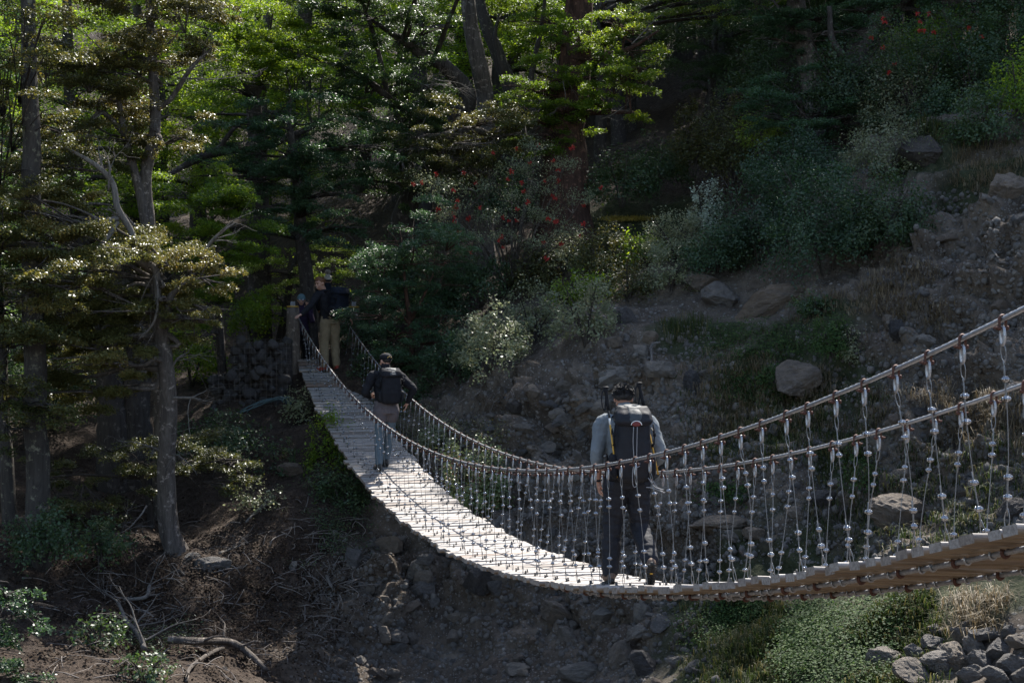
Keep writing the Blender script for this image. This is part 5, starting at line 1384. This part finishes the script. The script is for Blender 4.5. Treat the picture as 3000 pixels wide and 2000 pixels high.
def rotz(p, a): return V3(p[0] * math.cos(a) - p[1] * math.sin(a), p[0] * math.sin(a) + p[1] * math.cos(a), p[2])
def head(mb, c, yaw, pitch=0.):
    """yaw 0 = looking along +y"""
    Rm = np.array(Matrix.Rotation(yaw, 3, 'Z') @ Matrix.Rotation(pitch, 3, 'X')); T = lambda p: np.array(c) + Rm @ np.array(p, float)
    ell(mb, T((0, -.008, .02)), .077, .095, .095, 18, 12, Rm); ell(mb, T((0, .028, -.05)), .056, .062, .07, 14, 10, Rm); ell(mb, T((0, .05, -.085)), .034, .032, .028, 10, 8, Rm)
    ell(mb, T((0, .092, -.022)), .0135, .018, .026, 10, 8, Rm); ell(mb, T((0, .1, -.033)), .014, .014, .011, 10, 8, Rm); ell(mb, T((0, .072, .03)), .055, .022, .014, 10, 8, Rm)
    for s in (-1, 1):
        ell(mb, T((s * .079, -.008, -.008)), .011, .022, .032, 10, 8, Rm); ell(mb, T((s * .043, .062, -.035)), .022, .022, .022, 10, 8, Rm)
    ell(mb, T((0, .083, -.064)), .024, .014, .008, 10, 8, Rm)
    return T, Rm

def person(spec):
    J = {k: V3(*v) for k, v in spec['j'].items()}
    hip, waist, chest, up, neck, hd = [J[k] for k in ('hip', 'waist', 'chest', 'up', 'neck', 'head')]
    yw = spec.get('torso_yaw', 0.); b = spec.get('build', 1.); vox = spec.get('vox', .008)
    def torso(mb, g=0., z0=0, top=True):
        rg = [(hip - V3(0, 0, .07), .135 * b + g, .1 * b + g, yw * .3), (hip, .165 * b + g, .115 * b + g, yw * .3), (waist, .145 * b + g, .1 * b + g, yw * .6), ((waist + chest) / 2, .155 * b + g, .108 * b + g, yw * .8), (chest, .17 * b + g, .118 * b + g, yw), (up, .165 * b + g * .9, .1 * b + g * .7, yw)]
        rg = rg[z0:]
        if top: rg += [((up + neck) / 2 + V3(0, 0, .005), .105 * b + g * .8, .075 + g * .6, yw), (neck, .062 + g * .6, .06 + g * .6, yw)]
        loft(mb, rg)
    mb = MB(); torso(mb); chain(mb, [(*neck, .06), (*((neck + hd) / 2 - V3(0, .01, .01)), .055), (*(hd - V3(0, 0, .03)), .056)])
    T, Rm = head(mb, hd, spec['head_yaw'], spec.get('head_pitch', 0.))
    for s in 'LR':
        sg = -1 if s == 'L' else 1
        sh, el, wr = J['sh' + s], J['el' + s], J['wr' + s]
        chain(mb, [(*(up * .6 + sh * .4), .05 * b), (*sh, .056 * b), (*((sh + el) / 2), .049 * b), (*el, .04), (*((el * .65 + wr * .35)), .041), (*wr, .026)])
        h = spec['hand' + s]; hand(mb, wr, h[0], h[1], h[2], h[3])
        hp, kn, an = J['hp' + s], J['kn' + s], J['an' + s]
        chain(mb, [(*hp, .09 * b), (*((hp + kn) / 2), .076), (*kn, .056), (*(kn * .65 + an * .35), .058), (*an, .038)])
        t = J['to' + s]; chain(mb, [(*an, .04), (*((an + t) / 2), .038), (*t, .03)])
    root = link('person', fuse(mb, 'person', vox, 3), M[spec.get('skin', 'skin')])
    root.matrix_world = Matrix.Translation(spec['at']) @ Matrix.Rotation(spec.get('yaw', 0.), 4, 'Z') @ Matrix.Scale(spec.get('scale', 1.), 4)
    tag(root, spec['label'], 'person')
    # shirt or jacket
    mb = MB(); torso(mb, .02, spec.get('shirt_from', 1))
    for s in 'LR':
        sh, el, wr = J['sh' + s], J['el' + s], J['wr' + s]; c = spec['cuff' + s]
        full = [sh, (sh + el) / 2, el, el * .65 + wr * .35, el * .3 + wr * .7, wr]; rad = [.074 * b, .066 * b, .057, .055, .046, .04]
        k = {'elbow': 4, 'wrist': 6}[c]
        chain(mb, [(*(up * .55 + sh * .45), .062 * b)] + [(*p, r) for p, r in zip(full[:k], rad[:k])])
    if spec.get('collar'): chain(mb, [(*neck, .078), (*(neck + (hd - neck) * .35), .072)])
    link(spec.get('shirt_name', 'shirt'), fuse(mb, 'shirt', vox * 1.2, 4, spec.get('wr', .02), 13, spec['seed']), M[spec['shirt']], root)
    # trousers
    mb = MB(); torso(mb, .018, 0, False) if False else loft(mb, [(hip - V3(0, 0, .09), .15 * b, .118 * b, yw * .3), (hip, .182 * b, .132 * b, yw * .3), (hip * .35 + waist * .65, .166 * b, .12 * b, yw * .5)])
    lo = spec.get('leg_r', (.108, .094, .076, .074, .062))
    for s in 'LR':
        hp, kn, an = J['hp' + s], J['kn' + s], J['an' + s]
        chain(mb, [(*hp, lo[0] * b), (*((hp + kn) / 2), lo[1]), (*kn, lo[2]), (*((kn + an) / 2), lo[3]), (*(an + (kn - an) * .06), lo[4])])
    link('trousers', fuse(mb, 'trousers', vox * 1.2, 4, spec.get('wt', .02), 9, spec['seed'] + 3, (1, 1, .8)), M[spec['trous']], root)
    if spec.get('shorts'):
        mb = MB(); loft(mb, [(hip - V3(0, 0, .1), .165 * b, .13 * b, yw * .3), (hip, .19 * b, .14 * b, yw * .3), (hip * .3 + waist * .7, .172 * b, .128 * b, yw * .5)])
        for s in 'LR':
            hp, kn = J['hp' + s], J['kn' + s]; chain(mb, [(*hp, .115 * b), (*(hp * .72 + kn * .28), .108)])
        link('shorts', fuse(mb, 'shorts', vox * 1.2, 3, .012, 12, 2), M[spec['shorts']], root)
    # shoes
    for s in 'LR':
        an, t = J['an' + s], J['to' + s]; d = t - an; d /= np.linalg.norm(d); dn = V3(0, 0, -1) - d * -d[2]; dn /= np.linalg.norm(dn); sd = np.cross(d, dn)
        mb = MB(); heel = an - d * .035 + dn * .035
        chain(mb, [(*(an - dn * .07), .054), (*(an + dn * .01), .052)]); Rf = np.stack([sd, d, -dn], 1)
        ell(mb, an + d * .06 + dn * .03, .05, .13, .045, 14, 10, Rf); ell(mb, heel, .043, .05, .05, 12, 8, Rf); ell(mb, t + dn * .012, .047, .055, .033, 12, 8, Rf)
        sh_ = link('boot', fuse(mb, 'boot', .007, 2), M[spec['shoe']], root)
        mb = MB(); outline = []
        for k in range(22):
            a = 2 * math.pi * k / 22; y = math.sin(a); w = (.044 + .006 * y - .01 * math.exp(-((y + .15) / .35) ** 2)); outline.append(an + d * (.055 + y * .155) + sd * math.cos(a) * w + dn * .066)
        n = len(outline); v = outline + [o + dn * .024 for o in outline]
        mb.add(v, [[i, (i + 1) % n, n + (i + 1) % n, n + i] for i in range(n)]); b0 = 0
        t3 = [[n, n + i, n + i + 1] for i in range(1, n - 1)] + [[0, i + 1, i] for i in range(1, n - 1)]
        mb.f3.append(np.array(t3)); mb.m3 += [0] * len(t3)
        for k in range(-4, 5):
            if spec.get('lugs'): 
                for q in (-1, 1): mb.box(an + d * (.055 + k * .033) + sd * q * .022 + dn * .093, sd * .016, d * .011, dn * .005)
        mb.build('sole', M['sole'], sh_)
        if spec.get('lugs') and s == 'R':
            mb = MB(); Rf2 = np.stack([sd, d, dn], 1); ell(mb, an + d * .03 + dn * .098, .016, .01, .004, 12, 6, Rf2); mb.build('sole_badge', M['amber'], sh_)
    return root, J, T, Rm

def hair_cap(root, T, Rm, mat, r=(.086, .104, .1), c=(0, -.014, .028), front=.045, low=-.03, strands=900, L=.03, seed=1):
    rs = np.random.default_rng(seed); mb = MB(); ell(mb, (0, 0, 0), *r, 40, 26)
    v = np.concatenate(mb.v); w = fbm(v[:, 0] * 45, v[:, 1] * 45, v[:, 2] * 45, 3) - .5
    v = v * (1 + .1 * w)[:, None]; v = v + np.array(c)
    # hairline: higher in front, down to the nape behind
    lim = np.where(v[:, 1] > 0, front * np.clip(v[:, 1] / .06, 0, 1) + .0, low * np.clip(-v[:, 1] / .05, 0, 1))
    v[:, 2] = np.maximum(v[:, 2], lim - .01); 
    inside = v[:, 2] <= lim; v[inside, :2] *= .86
    d = rs.normal(0, 1, (strands, 3)); d[:, 2] = np.abs(d[:, 2]) * .9 - .25; d /= np.linalg.norm(d, axis=1)[:, None]
    p = d * np.array(r) + np.array(c); ok = p[:, 2] > np.where(p[:, 1] > 0, front, low); p = p[ok]; d = d[ok]
    t = d * .7 + rs.normal(0, .45, d.shape) + np.array([.1, .3, .1]); t /= np.linalg.norm(t, axis=1)[:, None]
    sv, sf = leaf_quads(p + t * L * .3, np.cross(t, rs.normal(0, 1, t.shape)), t, np.full(len(p), L) * rs.uniform(.6, 1.3, len(p)), np.full(len(p), .006))
    mb2 = MB(); mb2.v = [v]; mb2.n = len(v); mb2.f3 = mb.f3; mb2.f4 = mb.f4; mb2.m3 = mb.m3; mb2.m4 = mb.m4; mb2.add(sv, sf)
    mb2.v = [np.array([T(q) for q in x]) for x in mb2.v]
    return mb2.build('hair', M[mat], root, True)

def pack(name, label, root, base, up, yaw, w, dp, h, mats, lean=0., lid=True, seed=0):
    """rucksack; base = middle of its bottom on the wearer's back (person space)"""
    Mx = root.matrix_world @ Matrix.Translation(base) @ Matrix.Rotation(yaw, 4, 'Z') @ Matrix.Rotation(lean, 4, 'X')
    g = link(name, None); g.matrix_world = Mx; tag(g, label, 'backpack')
    e = .62
    mb = MB(); loft(mb, [(V3(0, -dp * .5, 0), w * .36, dp * .34, 0, e), (V3(0, -dp * .5, h * .06), w * .45, dp * .47, 0, e), (V3(0, -dp * .52, h * .3), w * .5, dp * .53, 0, e), (V3(0, -dp * .5, h * .6), w * .47, dp * .5, 0, e), (V3(0, -dp * .48, h * .8), w * .45, dp * .46, 0, e), (V3(0, -dp * .46, h * .84), w * .36, dp * .36, 0, e)], 24)
    link('pack_body', fuse(mb, 'pack_body', .011, 5, .014, 9, seed), M[mats[0]], g)
    if lid:
        mb = MB(); loft(mb, [(V3(0, -dp * .52, h * .76), w * .47, dp * .52, 0, e), (V3(0, -dp * .55, h * .82), w * .52, dp * .58, 0, e), (V3(0, -dp * .48, h * .92), w * .48, dp * .52, 0, e), (V3(0, -dp * .38, h * 1.0), w * .4, dp * .36, 0, e)], 24)
        lo_ = link('pack_lid', fuse(mb, 'pack_lid', .011, 5, .016, 10, seed + 5), M[mats[0]], g)
        mb = MB(); loft(mb, [(V3(0, -dp * .56, h * .8), w * .2, dp * .56, 0, e), (V3(0, -dp * .56, h * .83), w * .25, dp * .6, 0, e), (V3(0, -dp * .49, h * .92), w * .27, dp * .54, 0, e), (V3(0, -dp * .39, h * 1.008), w * .24, dp * .36, 0, e)], 24)
        link('lid_panel', fuse(mb, 'lid_panel', .009, 3, .014, 12, seed + 6), M[mats[1]], lo_)
    for s in (-1, 1):
        mb = MB(); loft(mb, [(V3(s * w * .48, -dp * .5, h * .04), .02, dp * .3, 0, .8), (V3(s * w * .53, -dp * .5, h * .12), .035, dp * .38, 0, .8), (V3(s * w * .53, -dp * .5, h * .33), .032, dp * .36, 0, .8), (V3(s * w * .5, -dp * .5, h * .37), .018, dp * .3, 0, .8)], 14)
        link('side_pocket', fuse(mb, 'side_pocket', .011, 4, .008, 12, seed + 8), M[mats[2]], g)
        mb = MB()
        for (p, q) in (((s * w * .5, -dp * .75, h * .5), (s * w * .46, -dp * .2, h * .46)), ((s * w * .47, -dp * .85, h * .78), (s * w * .5, -dp * .8, h * .5)), ((s * w * .5, -dp * .3, h * .7), (s * w * .49, -dp * .85, h * .62))):
            p, q = V3(*p), V3(*q); o_ = V3(s * .012, -.004, 0); mb.tube([p + o_, (p + q) / 2 + o_ * 1.8, q + o_], .007, 5)
            mb.box(tuple((p + q) / 2 + o_ * 2), (.007, 0, 0), (0, .012, 0), (0, 0, .016))
        mb.build('strap', M['c_strap'], g)
        # shoulder strap over to the chest
        mb = MB(); pts = [V3(s * .075, -.03, h * .8), V3(s * .11, .06, h * .86), V3(s * .135, .2, h * .74), V3(s * .15, .24, h * .55), V3(s * .17, .12, h * .3), V3(s * .17, -.03, h * .14)]
        q = smoothpath(pts, 5); v, f = tube(q, .011, 8); c = np.repeat(q, 8, 0); v = c + (v - c) * np.array([2.2, 1, 1]); mb.add(v, f); mb.build('shoulder_strap', M['c_strap'], g, True)
    return g

# --- front hiker, walking away
A_AT = deckpt(12.55, .53)
A_AT.z += .0
yawA = math.atan2(-AX.x, AX.y)
specA = dict(at=A_AT, yaw=.08, seed=1, scale=1., vox=.007, build=1.08, skin='skin_tan', head_yaw=-.05, head_pitch=-.28,
    label='dark-haired hiker in a grey shirt walking away at the lowest part of the bridge',
    j=dict(hip=(0, 0, .95), waist=(0, .03, 1.1), chest=(0, .06, 1.3), up=(0, .08, 1.44), neck=(0, .1, 1.52), head=(-.01, .155, 1.655),
           shL=(-.205, .08, 1.435), elL=(-.275, .0, 1.16), wrL=(-.245, .1, .915), shR=(.205, .08, 1.435), elR=(.295, -.03, 1.17), wrR=(.245, .13, .99),
           hpL=(-.095, .0, .9), knL=(-.125, .06, .5), anL=(-.15, .04, .1), toL=(-.165, .19, .06), hpR=(.095, 0, .9), knR=(.125, .03, .5), anR=(.165, -.27, .235), toR=(.175, -.155, .11)),
    handL=((.12, .12, -1), (1, .2, .1), (.1, 1, -.1), .55), handR=((-.15, .25, -1), (-1, .1, 0), (0, 1, 0), .7),
    cuffL='elbow', cuffR='elbow', shirt='c_grey', trous='c_trous', shoe='boot', lugs=True, wt=.026, leg_r=(.112, .1, .086, .084, .078), collar=True)
PA, JA, TA, RA = person(specA)
hair_cap(PA, TA, RA, 'hair_d', (.088, .105, .1), strands=2600, L=.026)
mb = MB(); w_ = JA['wrL'] + (JA['elL'] - JA['wrL']) * .07; dv = JA['elL'] - JA['wrL']; dv /= np.linalg.norm(dv); a_ = np.cross(dv, V3(0, 1, 0)); a_ /= np.linalg.norm(a_); b_ = np.cross(dv, a_)
mb.tube([w_ + (a_ * math.cos(t) + b_ * math.sin(t)) * .031 for t in np.linspace(0, 2 * math.pi, 16)], .009, 6, caps=False); mb.build('wristband', M['c_strap'], PA, True)
KA = pack('backpack', 'charcoal trekking rucksack with a grey lid on the back of the grey-shirted hiker', PA, (.01, -.075, .95), 1, 0, .325, .26, .66, ('c_pack', 'c_lid', 'c_black'), .06, seed=3)
o_ = MB()   # hip belt, bungee, patch and bird-like mark
mb = MB(); loft(mb, [(V3(0, .08, -.02), .2, .155, 0, .9), (V3(0, .08, .0), .212, .165, 0, .9), (V3(0, .08, .07), .21, .163, 0, .9), (V3(0, .08, .09), .2, .155, 0, .9)], 28); mb.build('hip_belt', M['c_black'], KA, True)
yb = -.285
mb = MB(); mb.tube(smoothpath([V3(-.02, yb - .02, .5), V3(-.022, yb - .012, .36), V3(-.012, yb - .008, .2), V3(-.022, yb, .1), V3(-.018, yb + .004, .0), V3(.0, yb + .012, -.03), V3(.018, yb + .01, .0), V3(.014, yb, .12), V3(.012, yb - .008, .3), V3(.012, yb - .02, .5)], 4), .0035, 5); mb.build('bungee_cord', M['cord'], KA, True)
mb = MB(); ell(mb, (.005, -.3, .525), .042, .012, .022, 20, 8); lp = mb.build('lid_patch', M['patch'], KA, True)
mb = MB(); mb.tube([V3(.005 + .046 * math.cos(t), -.306, .515 + .036 * math.sin(t)) for t in np.linspace(0, math.pi, 14)], .0035, 5); mb.build('patch_rim', M['white'], KA, True)
mb = MB(); mb.tube(smoothpath([V3(-.02, yb - .014, .17), V3(.0, yb - .016, .155), V3(.02, yb - .016, .15), V3(.04, yb - .014, .16)], 4), [.002] * 3 + [.0045] * 6 + [.003] * 3 + [.0015], 5); mb.tube(smoothpath([V3(.008, yb - .016, .153), V3(.02, yb - .016, .175), V3(.045, yb - .014, .18)], 4), .0025, 5); mb.build('bird_mark', M['cord'], KA, True)
mb = MB(); 
for q in ([V3(.17, -.2, .02), V3(.2, -.22, -.03), V3(.25, -.2, -.07), V3(.27, -.2, -.1)], [V3(.12, -.26, .05), V3(.18, -.26, -.03), V3(.26, -.25, -.06)], [V3(.1, -.28, -.03), V3(.16, -.27, -.04), V3(.27, -.25, -.085)]):
    mb.tube(smoothpath(q, 4), .004, 4)
mb.build('loose_strap', M['cord'], KA, True)
def pole(label, p0, p1, kind):
    """folded trekking pole from handle top p0 down to p1, in the hiker's space"""
    p0, p1 = V3(*p0), V3(*p1); d = (p1 - p0); L_ = np.linalg.norm(d); d /= L_
    g = link('trekking_pole', None); g.matrix_world = PA.matrix_world.copy(); tag(g, label, 'trekking pole')
    mb = MB(); mb.tube([p0, p0 + d * .02, p0 + d * .05, p0 + d * .1, p0 + d * .15, p0 + d * .2], [.02, .019, .015, .0165, .0145, .012], 10); ell(mb, p0 + V3(.006, -.008, 0), .026, .02, .011, 10, 6); mb.build('grip', M['c_strap'], g, True)
    mb = MB(); mb.tube(smoothpath([p0 + d * .02, p0 + V3(-.03, -.02, -.04), p0 + V3(-.035, -.02, -.13), p0 + V3(-.01, -.02, -.2), p0 + d * .06], 4), .007, 4); mb.build('wrist_strap', M['c_black'], g, True)
    mb = MB(); mb.tube([p0 + d * .2, p0 + d * .27], .0085, 8); mb.build('collar', M['sole'], g, True)
    mb = MB(); mb.tube([p0 + d * .27, p0 + d * .33], .0082, 8); mb.build('marked_shaft', M['white'], g, True)
    mb = MB(); mb.tube([p0 + d * .33, p1], .0078, 8); mb.build('shaft', M['amber'] if kind else M['c_strap'], g, True)
pole('trekking pole with an amber shaft on the left of the charcoal rucksack', (-.225, -.2, 1.765), (-.135, -.27, .98), 1)
pole('trekking pole with a dark grip on the right of the charcoal rucksack', (.085, -.12, 1.80), (.24, -.22, 1.0), 1)

# --- middle hiker with the black cap
B_AT = deckpt(22.0, .47); yawB = yawA + .08
specB = dict(at=B_AT, yaw=yawB, seed=4, scale=1.03, vox=.009, build=1.02, head_yaw=.3, head_pitch=-.12,
    label='hiker in a black cap and slate-blue leggings on the upper part of the bridge',
    j=dict(hip=(0, 0, .96), waist=(.0, .02, 1.11), chest=(.01, .05, 1.31), up=(.015, .06, 1.44), neck=(.015, .08, 1.52), head=(.02, .11, 1.655),
           shL=(-.2, .05, 1.43), elL=(-.33, -.0, 1.18), wrL=(-.2, .2, 1.11), shR=(.215, .05, 1.43), elR=(.41, -.06, 1.23), wrR=(.35, .03, 1.03),
           hpL=(-.09, .0, .91), knL=(-.1, .04, .5), anL=(-.11, .0, .09), toL=(-.115, .15, .05), hpR=(.09, 0, .91), knR=(.09, .14, .53), anR=(.06, .22, .14), toR=(.06, .37, .1)),
    handL=((.6, .8, .1), (.7, -.6, -.2), (0, .2, 1), .8), handR=((-.25, .15, -1), (-.9, .3, .1), (-.4, 1, -.2), .35, ),
    cuffL='wrist', cuffR='wrist', shirt='c_black', trous='c_legs', shorts='c_shorts', shoe='shoe_grey', leg_r=(.1, .086, .07, .068, .058), wt=.012, collar=True)
PB, JB, TB, RB = person(specB)
hair_cap(PB, TB, RB, 'hair_d', (.08, .1, .09), strands=300, L=.012, low=-.05)
mb = MB(); ell(mb, (0, -.012, .045), .091, .11, .075, 20, 12); loft(mb, [(V3(0, -.012, .02), .09, .109), (V3(0, -.012, .05), .09, .109)], 24)
rim = [(.075 * math.cos(t), .075 + .085 * math.sin(t) ** .8 if math.sin(t) > 0 else .075, .03 - .012 * abs(math.sin(t))) for t in np.linspace(0, math.pi, 14)]
for k_ in range(13): mb.add([(0, .06, .034), rim[k_], rim[k_ + 1]], [[0, 1, 2]]); mb.add([(0, .06, .026), tuple(V3(*rim[k_ + 1]) - V3(0, 0, .006)), tuple(V3(*rim[k_]) - V3(0, 0, .006))], [[0, 1, 2]])
mb.v = [np.array([TB(q) for q in x]) for x in mb.v]; cp = mb.build('cap', M['c_black'], PB, True)
mb = MB(); ell(mb, (0, .0, .118), .012, .012, .006, 10, 6); mb.tube([(.035 * math.cos(t), -.118 , .028 + .026 * math.sin(t)) for t in np.linspace(0, math.pi, 10)], .004, 5)
mb.v = [np.array([TB(q) for q in x]) for x in mb.v]; mb.build('cap_trim', M['yellow'], cp, True)
KB = pack('backpack', 'black soft rucksack on the back of the hiker in the black cap', PB, (.015, -.07, 1.02), 1, 0, .33, .2, .53, ('c_black', 'c_lid', 'c_strap'), .04, seed=9)

# --- hiker looking back at the far post
C_AT = deckpt(27.3, .56); yawC = yawA + .35
specC = dict(at=C_AT, yaw=yawC, seed=7, scale=1.05, vox=.009, build=1.02, head_yaw=1.75, head_pitch=-.22,
    label='ginger-haired man in khaki trousers looking back from the far end of the bridge',
    j=dict(hip=(0, 0, .95), waist=(-.01, .03, 1.1), chest=(-.03, .07, 1.29), up=(-.06, .09, 1.42), neck=(-.09, .1, 1.5), head=(-.165, .08, 1.61),
           shL=(-.24, .03, 1.39), elL=(-.45, -.09, 1.2), wrL=(-.66, -.14, 1.03), shR=(.12, .17, 1.42), elR=(.3, .12, 1.19), wrR=(.42, .03, .98),
           hpL=(-.09, .0, .9), knL=(-.09, .04, .5), anL=(-.11, .0, .09), toL=(-.16, .14, .05), hpR=(.09, 0, .9), knR=(.12, .03, .5), anR=(.12, -.03, .09), toR=(.16, .12, .05)),
    handL=((-.95, -.2, -.25), (.1, .1, -1), (0, 1, 0), .5), handR=((.4, -.1, -.5), (0, 0, -1), (0, 1, 0), .7),
    cuffL='wrist', cuffR='wrist', shirt='c_black', shirt_name='jumper', trous='c_khaki', shoe='shoe_red', torso_yaw=.3, wt=.018, leg_r=(.108, .1, .086, .082, .074))
PC, JC, TC, RC = person(specC)
hair_cap(PC, TC, RC, 'hair_g', (.084, .103, .092), front=.055, strands=500, L=.022)
def face(root, T, eyes=True, teeth=True):
    if eyes:
        for s in (-1, 1):
            mb = MB(); ell(mb, T((s * .033, .084, .004)), .011, .008, .007, 10, 6); mb.build('eye', M['eye'], root, True)
            mb = MB(); mb.tube([T((s * .018, .092, .024)), T((s * .034, .09, .029)), T((s * .05, .08, .023))], .0035, 5); mb.build('eyebrow', M['hair_g'], root, True)
    mb = MB(); mb.tube([T((x, .094 - abs(x) * .35, -.064 + abs(x) * .22)) for x in np.linspace(-.028, .028, 7)], .006, 6); mo = mb.build('mouth', M['lip'], root, True)
    if teeth: mb = MB(); mb.tube([T((x, .099 - abs(x) * .35, -.063 + abs(x) * .22)) for x in np.linspace(-.02, .02, 7)], .0035, 5); mb.build('teeth', M['teeth'], mo, True)
face(PC, TC)
KC = pack('backpack', 'dark navy rucksack on the back of the man looking back', PC, (.03, -.075, .99), 1, .25, .34, .26, .56, ('c_navy', 'c_navy', 'c_pack'), .1, seed=12)
mb = MB(); mb.tube([V3(-.05, -.25, .12), V3(-.045, -.265, .16), V3(-.05, -.25, .22)], .012, 6); mb.build('amber_tag', M['amber'], KC, True)

# --- woman with sunglasses beyond the post, and the one with the bobble hat
def stand(u, v, d, label, shirt, yaw, headyaw, raised, seed, trous, scale=.93):
    top = at(u, v, d); at_ = Vector((top.x, top.y, top.z - 1.74 * scale))
    sp = dict(at=at_, yaw=yaw, seed=seed, scale=scale, vox=.011, build=.94, head_yaw=headyaw, label=label,
      j=dict(hip=(0, 0, .94), waist=(0, .01, 1.09), chest=(0, .03, 1.29), up=(0, .03, 1.41), neck=(0, .04, 1.49), head=(0, .07, 1.625),
           shL=(-.18, .03, 1.4), elL=(-.24, .1, 1.16) if raised else (-.25, .02, 1.14), wrL=(-.15, .2, 1.42) if raised else (-.2, .18, .98), shR=(.18, .03, 1.4), elR=(.25, .02, 1.14), wrR=(.2, .18, .98),
           hpL=(-.09, .0, .9), knL=(-.1, .03, .5), anL=(-.11, 0, .09), toL=(-.12, .14, .05), hpR=(.09, 0, .9), knR=(.1, .03, .5), anR=(.11, 0, .09), toR=(.12, .14, .05)),
      handL=((.1, -.1, 1), (.3, 1, 0), (1, .2, .3), .3) if raised else ((.2, .8, -.4), (.7, 0, -.5), (0, 0, 1), .6), handR=((-.2, .8, -.4), (-.7, 0, -.5), (0, 0, 1), .6), cuffL='wrist', cuffR='wrist', shirt=shirt, shirt_name='jacket', trous=trous, shoe='shoe_grey', collar=True)
    return person(sp)

PD, JD, TD, RD = stand(883, 864, 29.0, 'person in a grey-blue beanie and mirrored sunglasses raising a hand behind the left post', 'c_plum', math.pi + .12, 0., True, 15, 'c_black')
def beanie(root, T, mat, bobble=None):
    mb = MB(); ell(mb, (0, -.012, .05), .09, .108, .092, 22, 14)
    v = np.concatenate(mb.v); v = v[:]; lim = .022; v[:, 2] = np.maximum(v[:, 2], lim); mb.v = [v]
    loft(mb, [(V3(0, -.012, .012), .088, .106), (V3(0, -.012, .018), .094, .112), (V3(0, -.012, .05), .094, .112), (V3(0, -.012, .056), .088, .106)], 26)
    mb.v = [np.array([T(q) for q in x]) for x in mb.v]; h = mb.build('beanie', M[mat], root, True)
    if bobble:
        p = np.random.default_rng(3).normal(0, 1, (900, 3)); p /= np.linalg.norm(p, axis=1)[:, None]; c = np.array(T((0, -.02, .185)))
        sv, sf = leaf_quads(c + p * .045, np.cross(p, RNG.normal(0, 1, p.shape)), p, np.full(900, .05), np.full(900, .008)); m2 = MB(); m2.add(sv, sf); ell(m2, c, .04, .04, .04); m2.build('bobble', M[bobble], h)
    return h
beanie(PD, TD, 'c_teal'); face(PD, TD, False, False)
for s in (-1, 1):
    pass
mb = MB()
for s in (-1, 1):
    ell(mb, TD((s * .036, .092, .002)), .031, .012, .024, 14, 8)
mb.tube([TD((-.08, .03, .008)), TD((-.064, .082, .008)), TD((0, .1, .01)), TD((.064, .082, .008)), TD((.08, .03, .008))], .004, 5)
mb.build('sunglasses', M['lens'], PD, True)
PE, JE, TE, RE = stand(961, 806, 29.6, 'person in a beige bobble hat mostly hidden behind the man looking back', 'c_navy', .2, .0, False, 19, 'c_black')
beanie(PE, TE, 'c_beige', 'c_beige'); hair_cap(PE, TE, RE, 'hair_d', (.08, .1, .09), strands=200, L=.02, low=-.08)
# ------------------------------------------------------------------ light, sky, camera
sun_to = Vector((.319, .727, 1)).normalized()
sd = bpy.data.lights.new('sun', 'SUN'); sd.energy = 4.5; sd.angle = math.radians(.5); sd.color = (1, .955, .88)
so = bpy.data.objects.new('sun', sd); COL.objects.link(so); so.location = sun_to * 80
so.rotation_euler = sun_to.to_track_quat('Z', 'Y').to_euler()
wd = bpy.data.worlds.new('World'); SC.world = wd; wd.use_nodes = True
nt = wd.node_tree; bg = nt.nodes['Background']; sky = nt.nodes.new('ShaderNodeTexSky'); sky.sky_type = 'NISHITA'; sky.sun_disc = False
sky.sun_elevation = math.asin(sun_to.z); sky.sun_rotation = math.atan2(sun_to.x, sun_to.y)
hs = nt.nodes.new('ShaderNodeHueSaturation'); hs.inputs['Saturation'].default_value = .95; nt.links.new(sky.outputs[0], hs.inputs['Color']); nt.links.new(hs.outputs[0], bg.inputs[0]); bg.inputs[1].default_value = .115
cd = bpy.data.cameras.new('camera'); cd.lens = 50; cd.sensor_width = 36; cd.clip_end = 600; cd.clip_start = .1
cam = bpy.data.objects.new('camera', cd); COL.objects.link(cam); cam.rotation_euler = (math.radians(90), 0, 0); SC.camera = cam
SC.view_settings.view_transform = 'Standard'; SC.view_settings.look = 'None'; SC.view_settings.exposure = 1.5; SC.view_settings.gamma = 1
SC.render.engine = 'CYCLES'
cy = SC.cycles; cy.max_bounces = 6; cy.diffuse_bounces = 3; cy.glossy_bounces = 2; cy.transmission_bounces = 4; cy.transparent_max_bounces = 4
cy.use_denoising = True
cy.sample_clamp_indirect = 4.
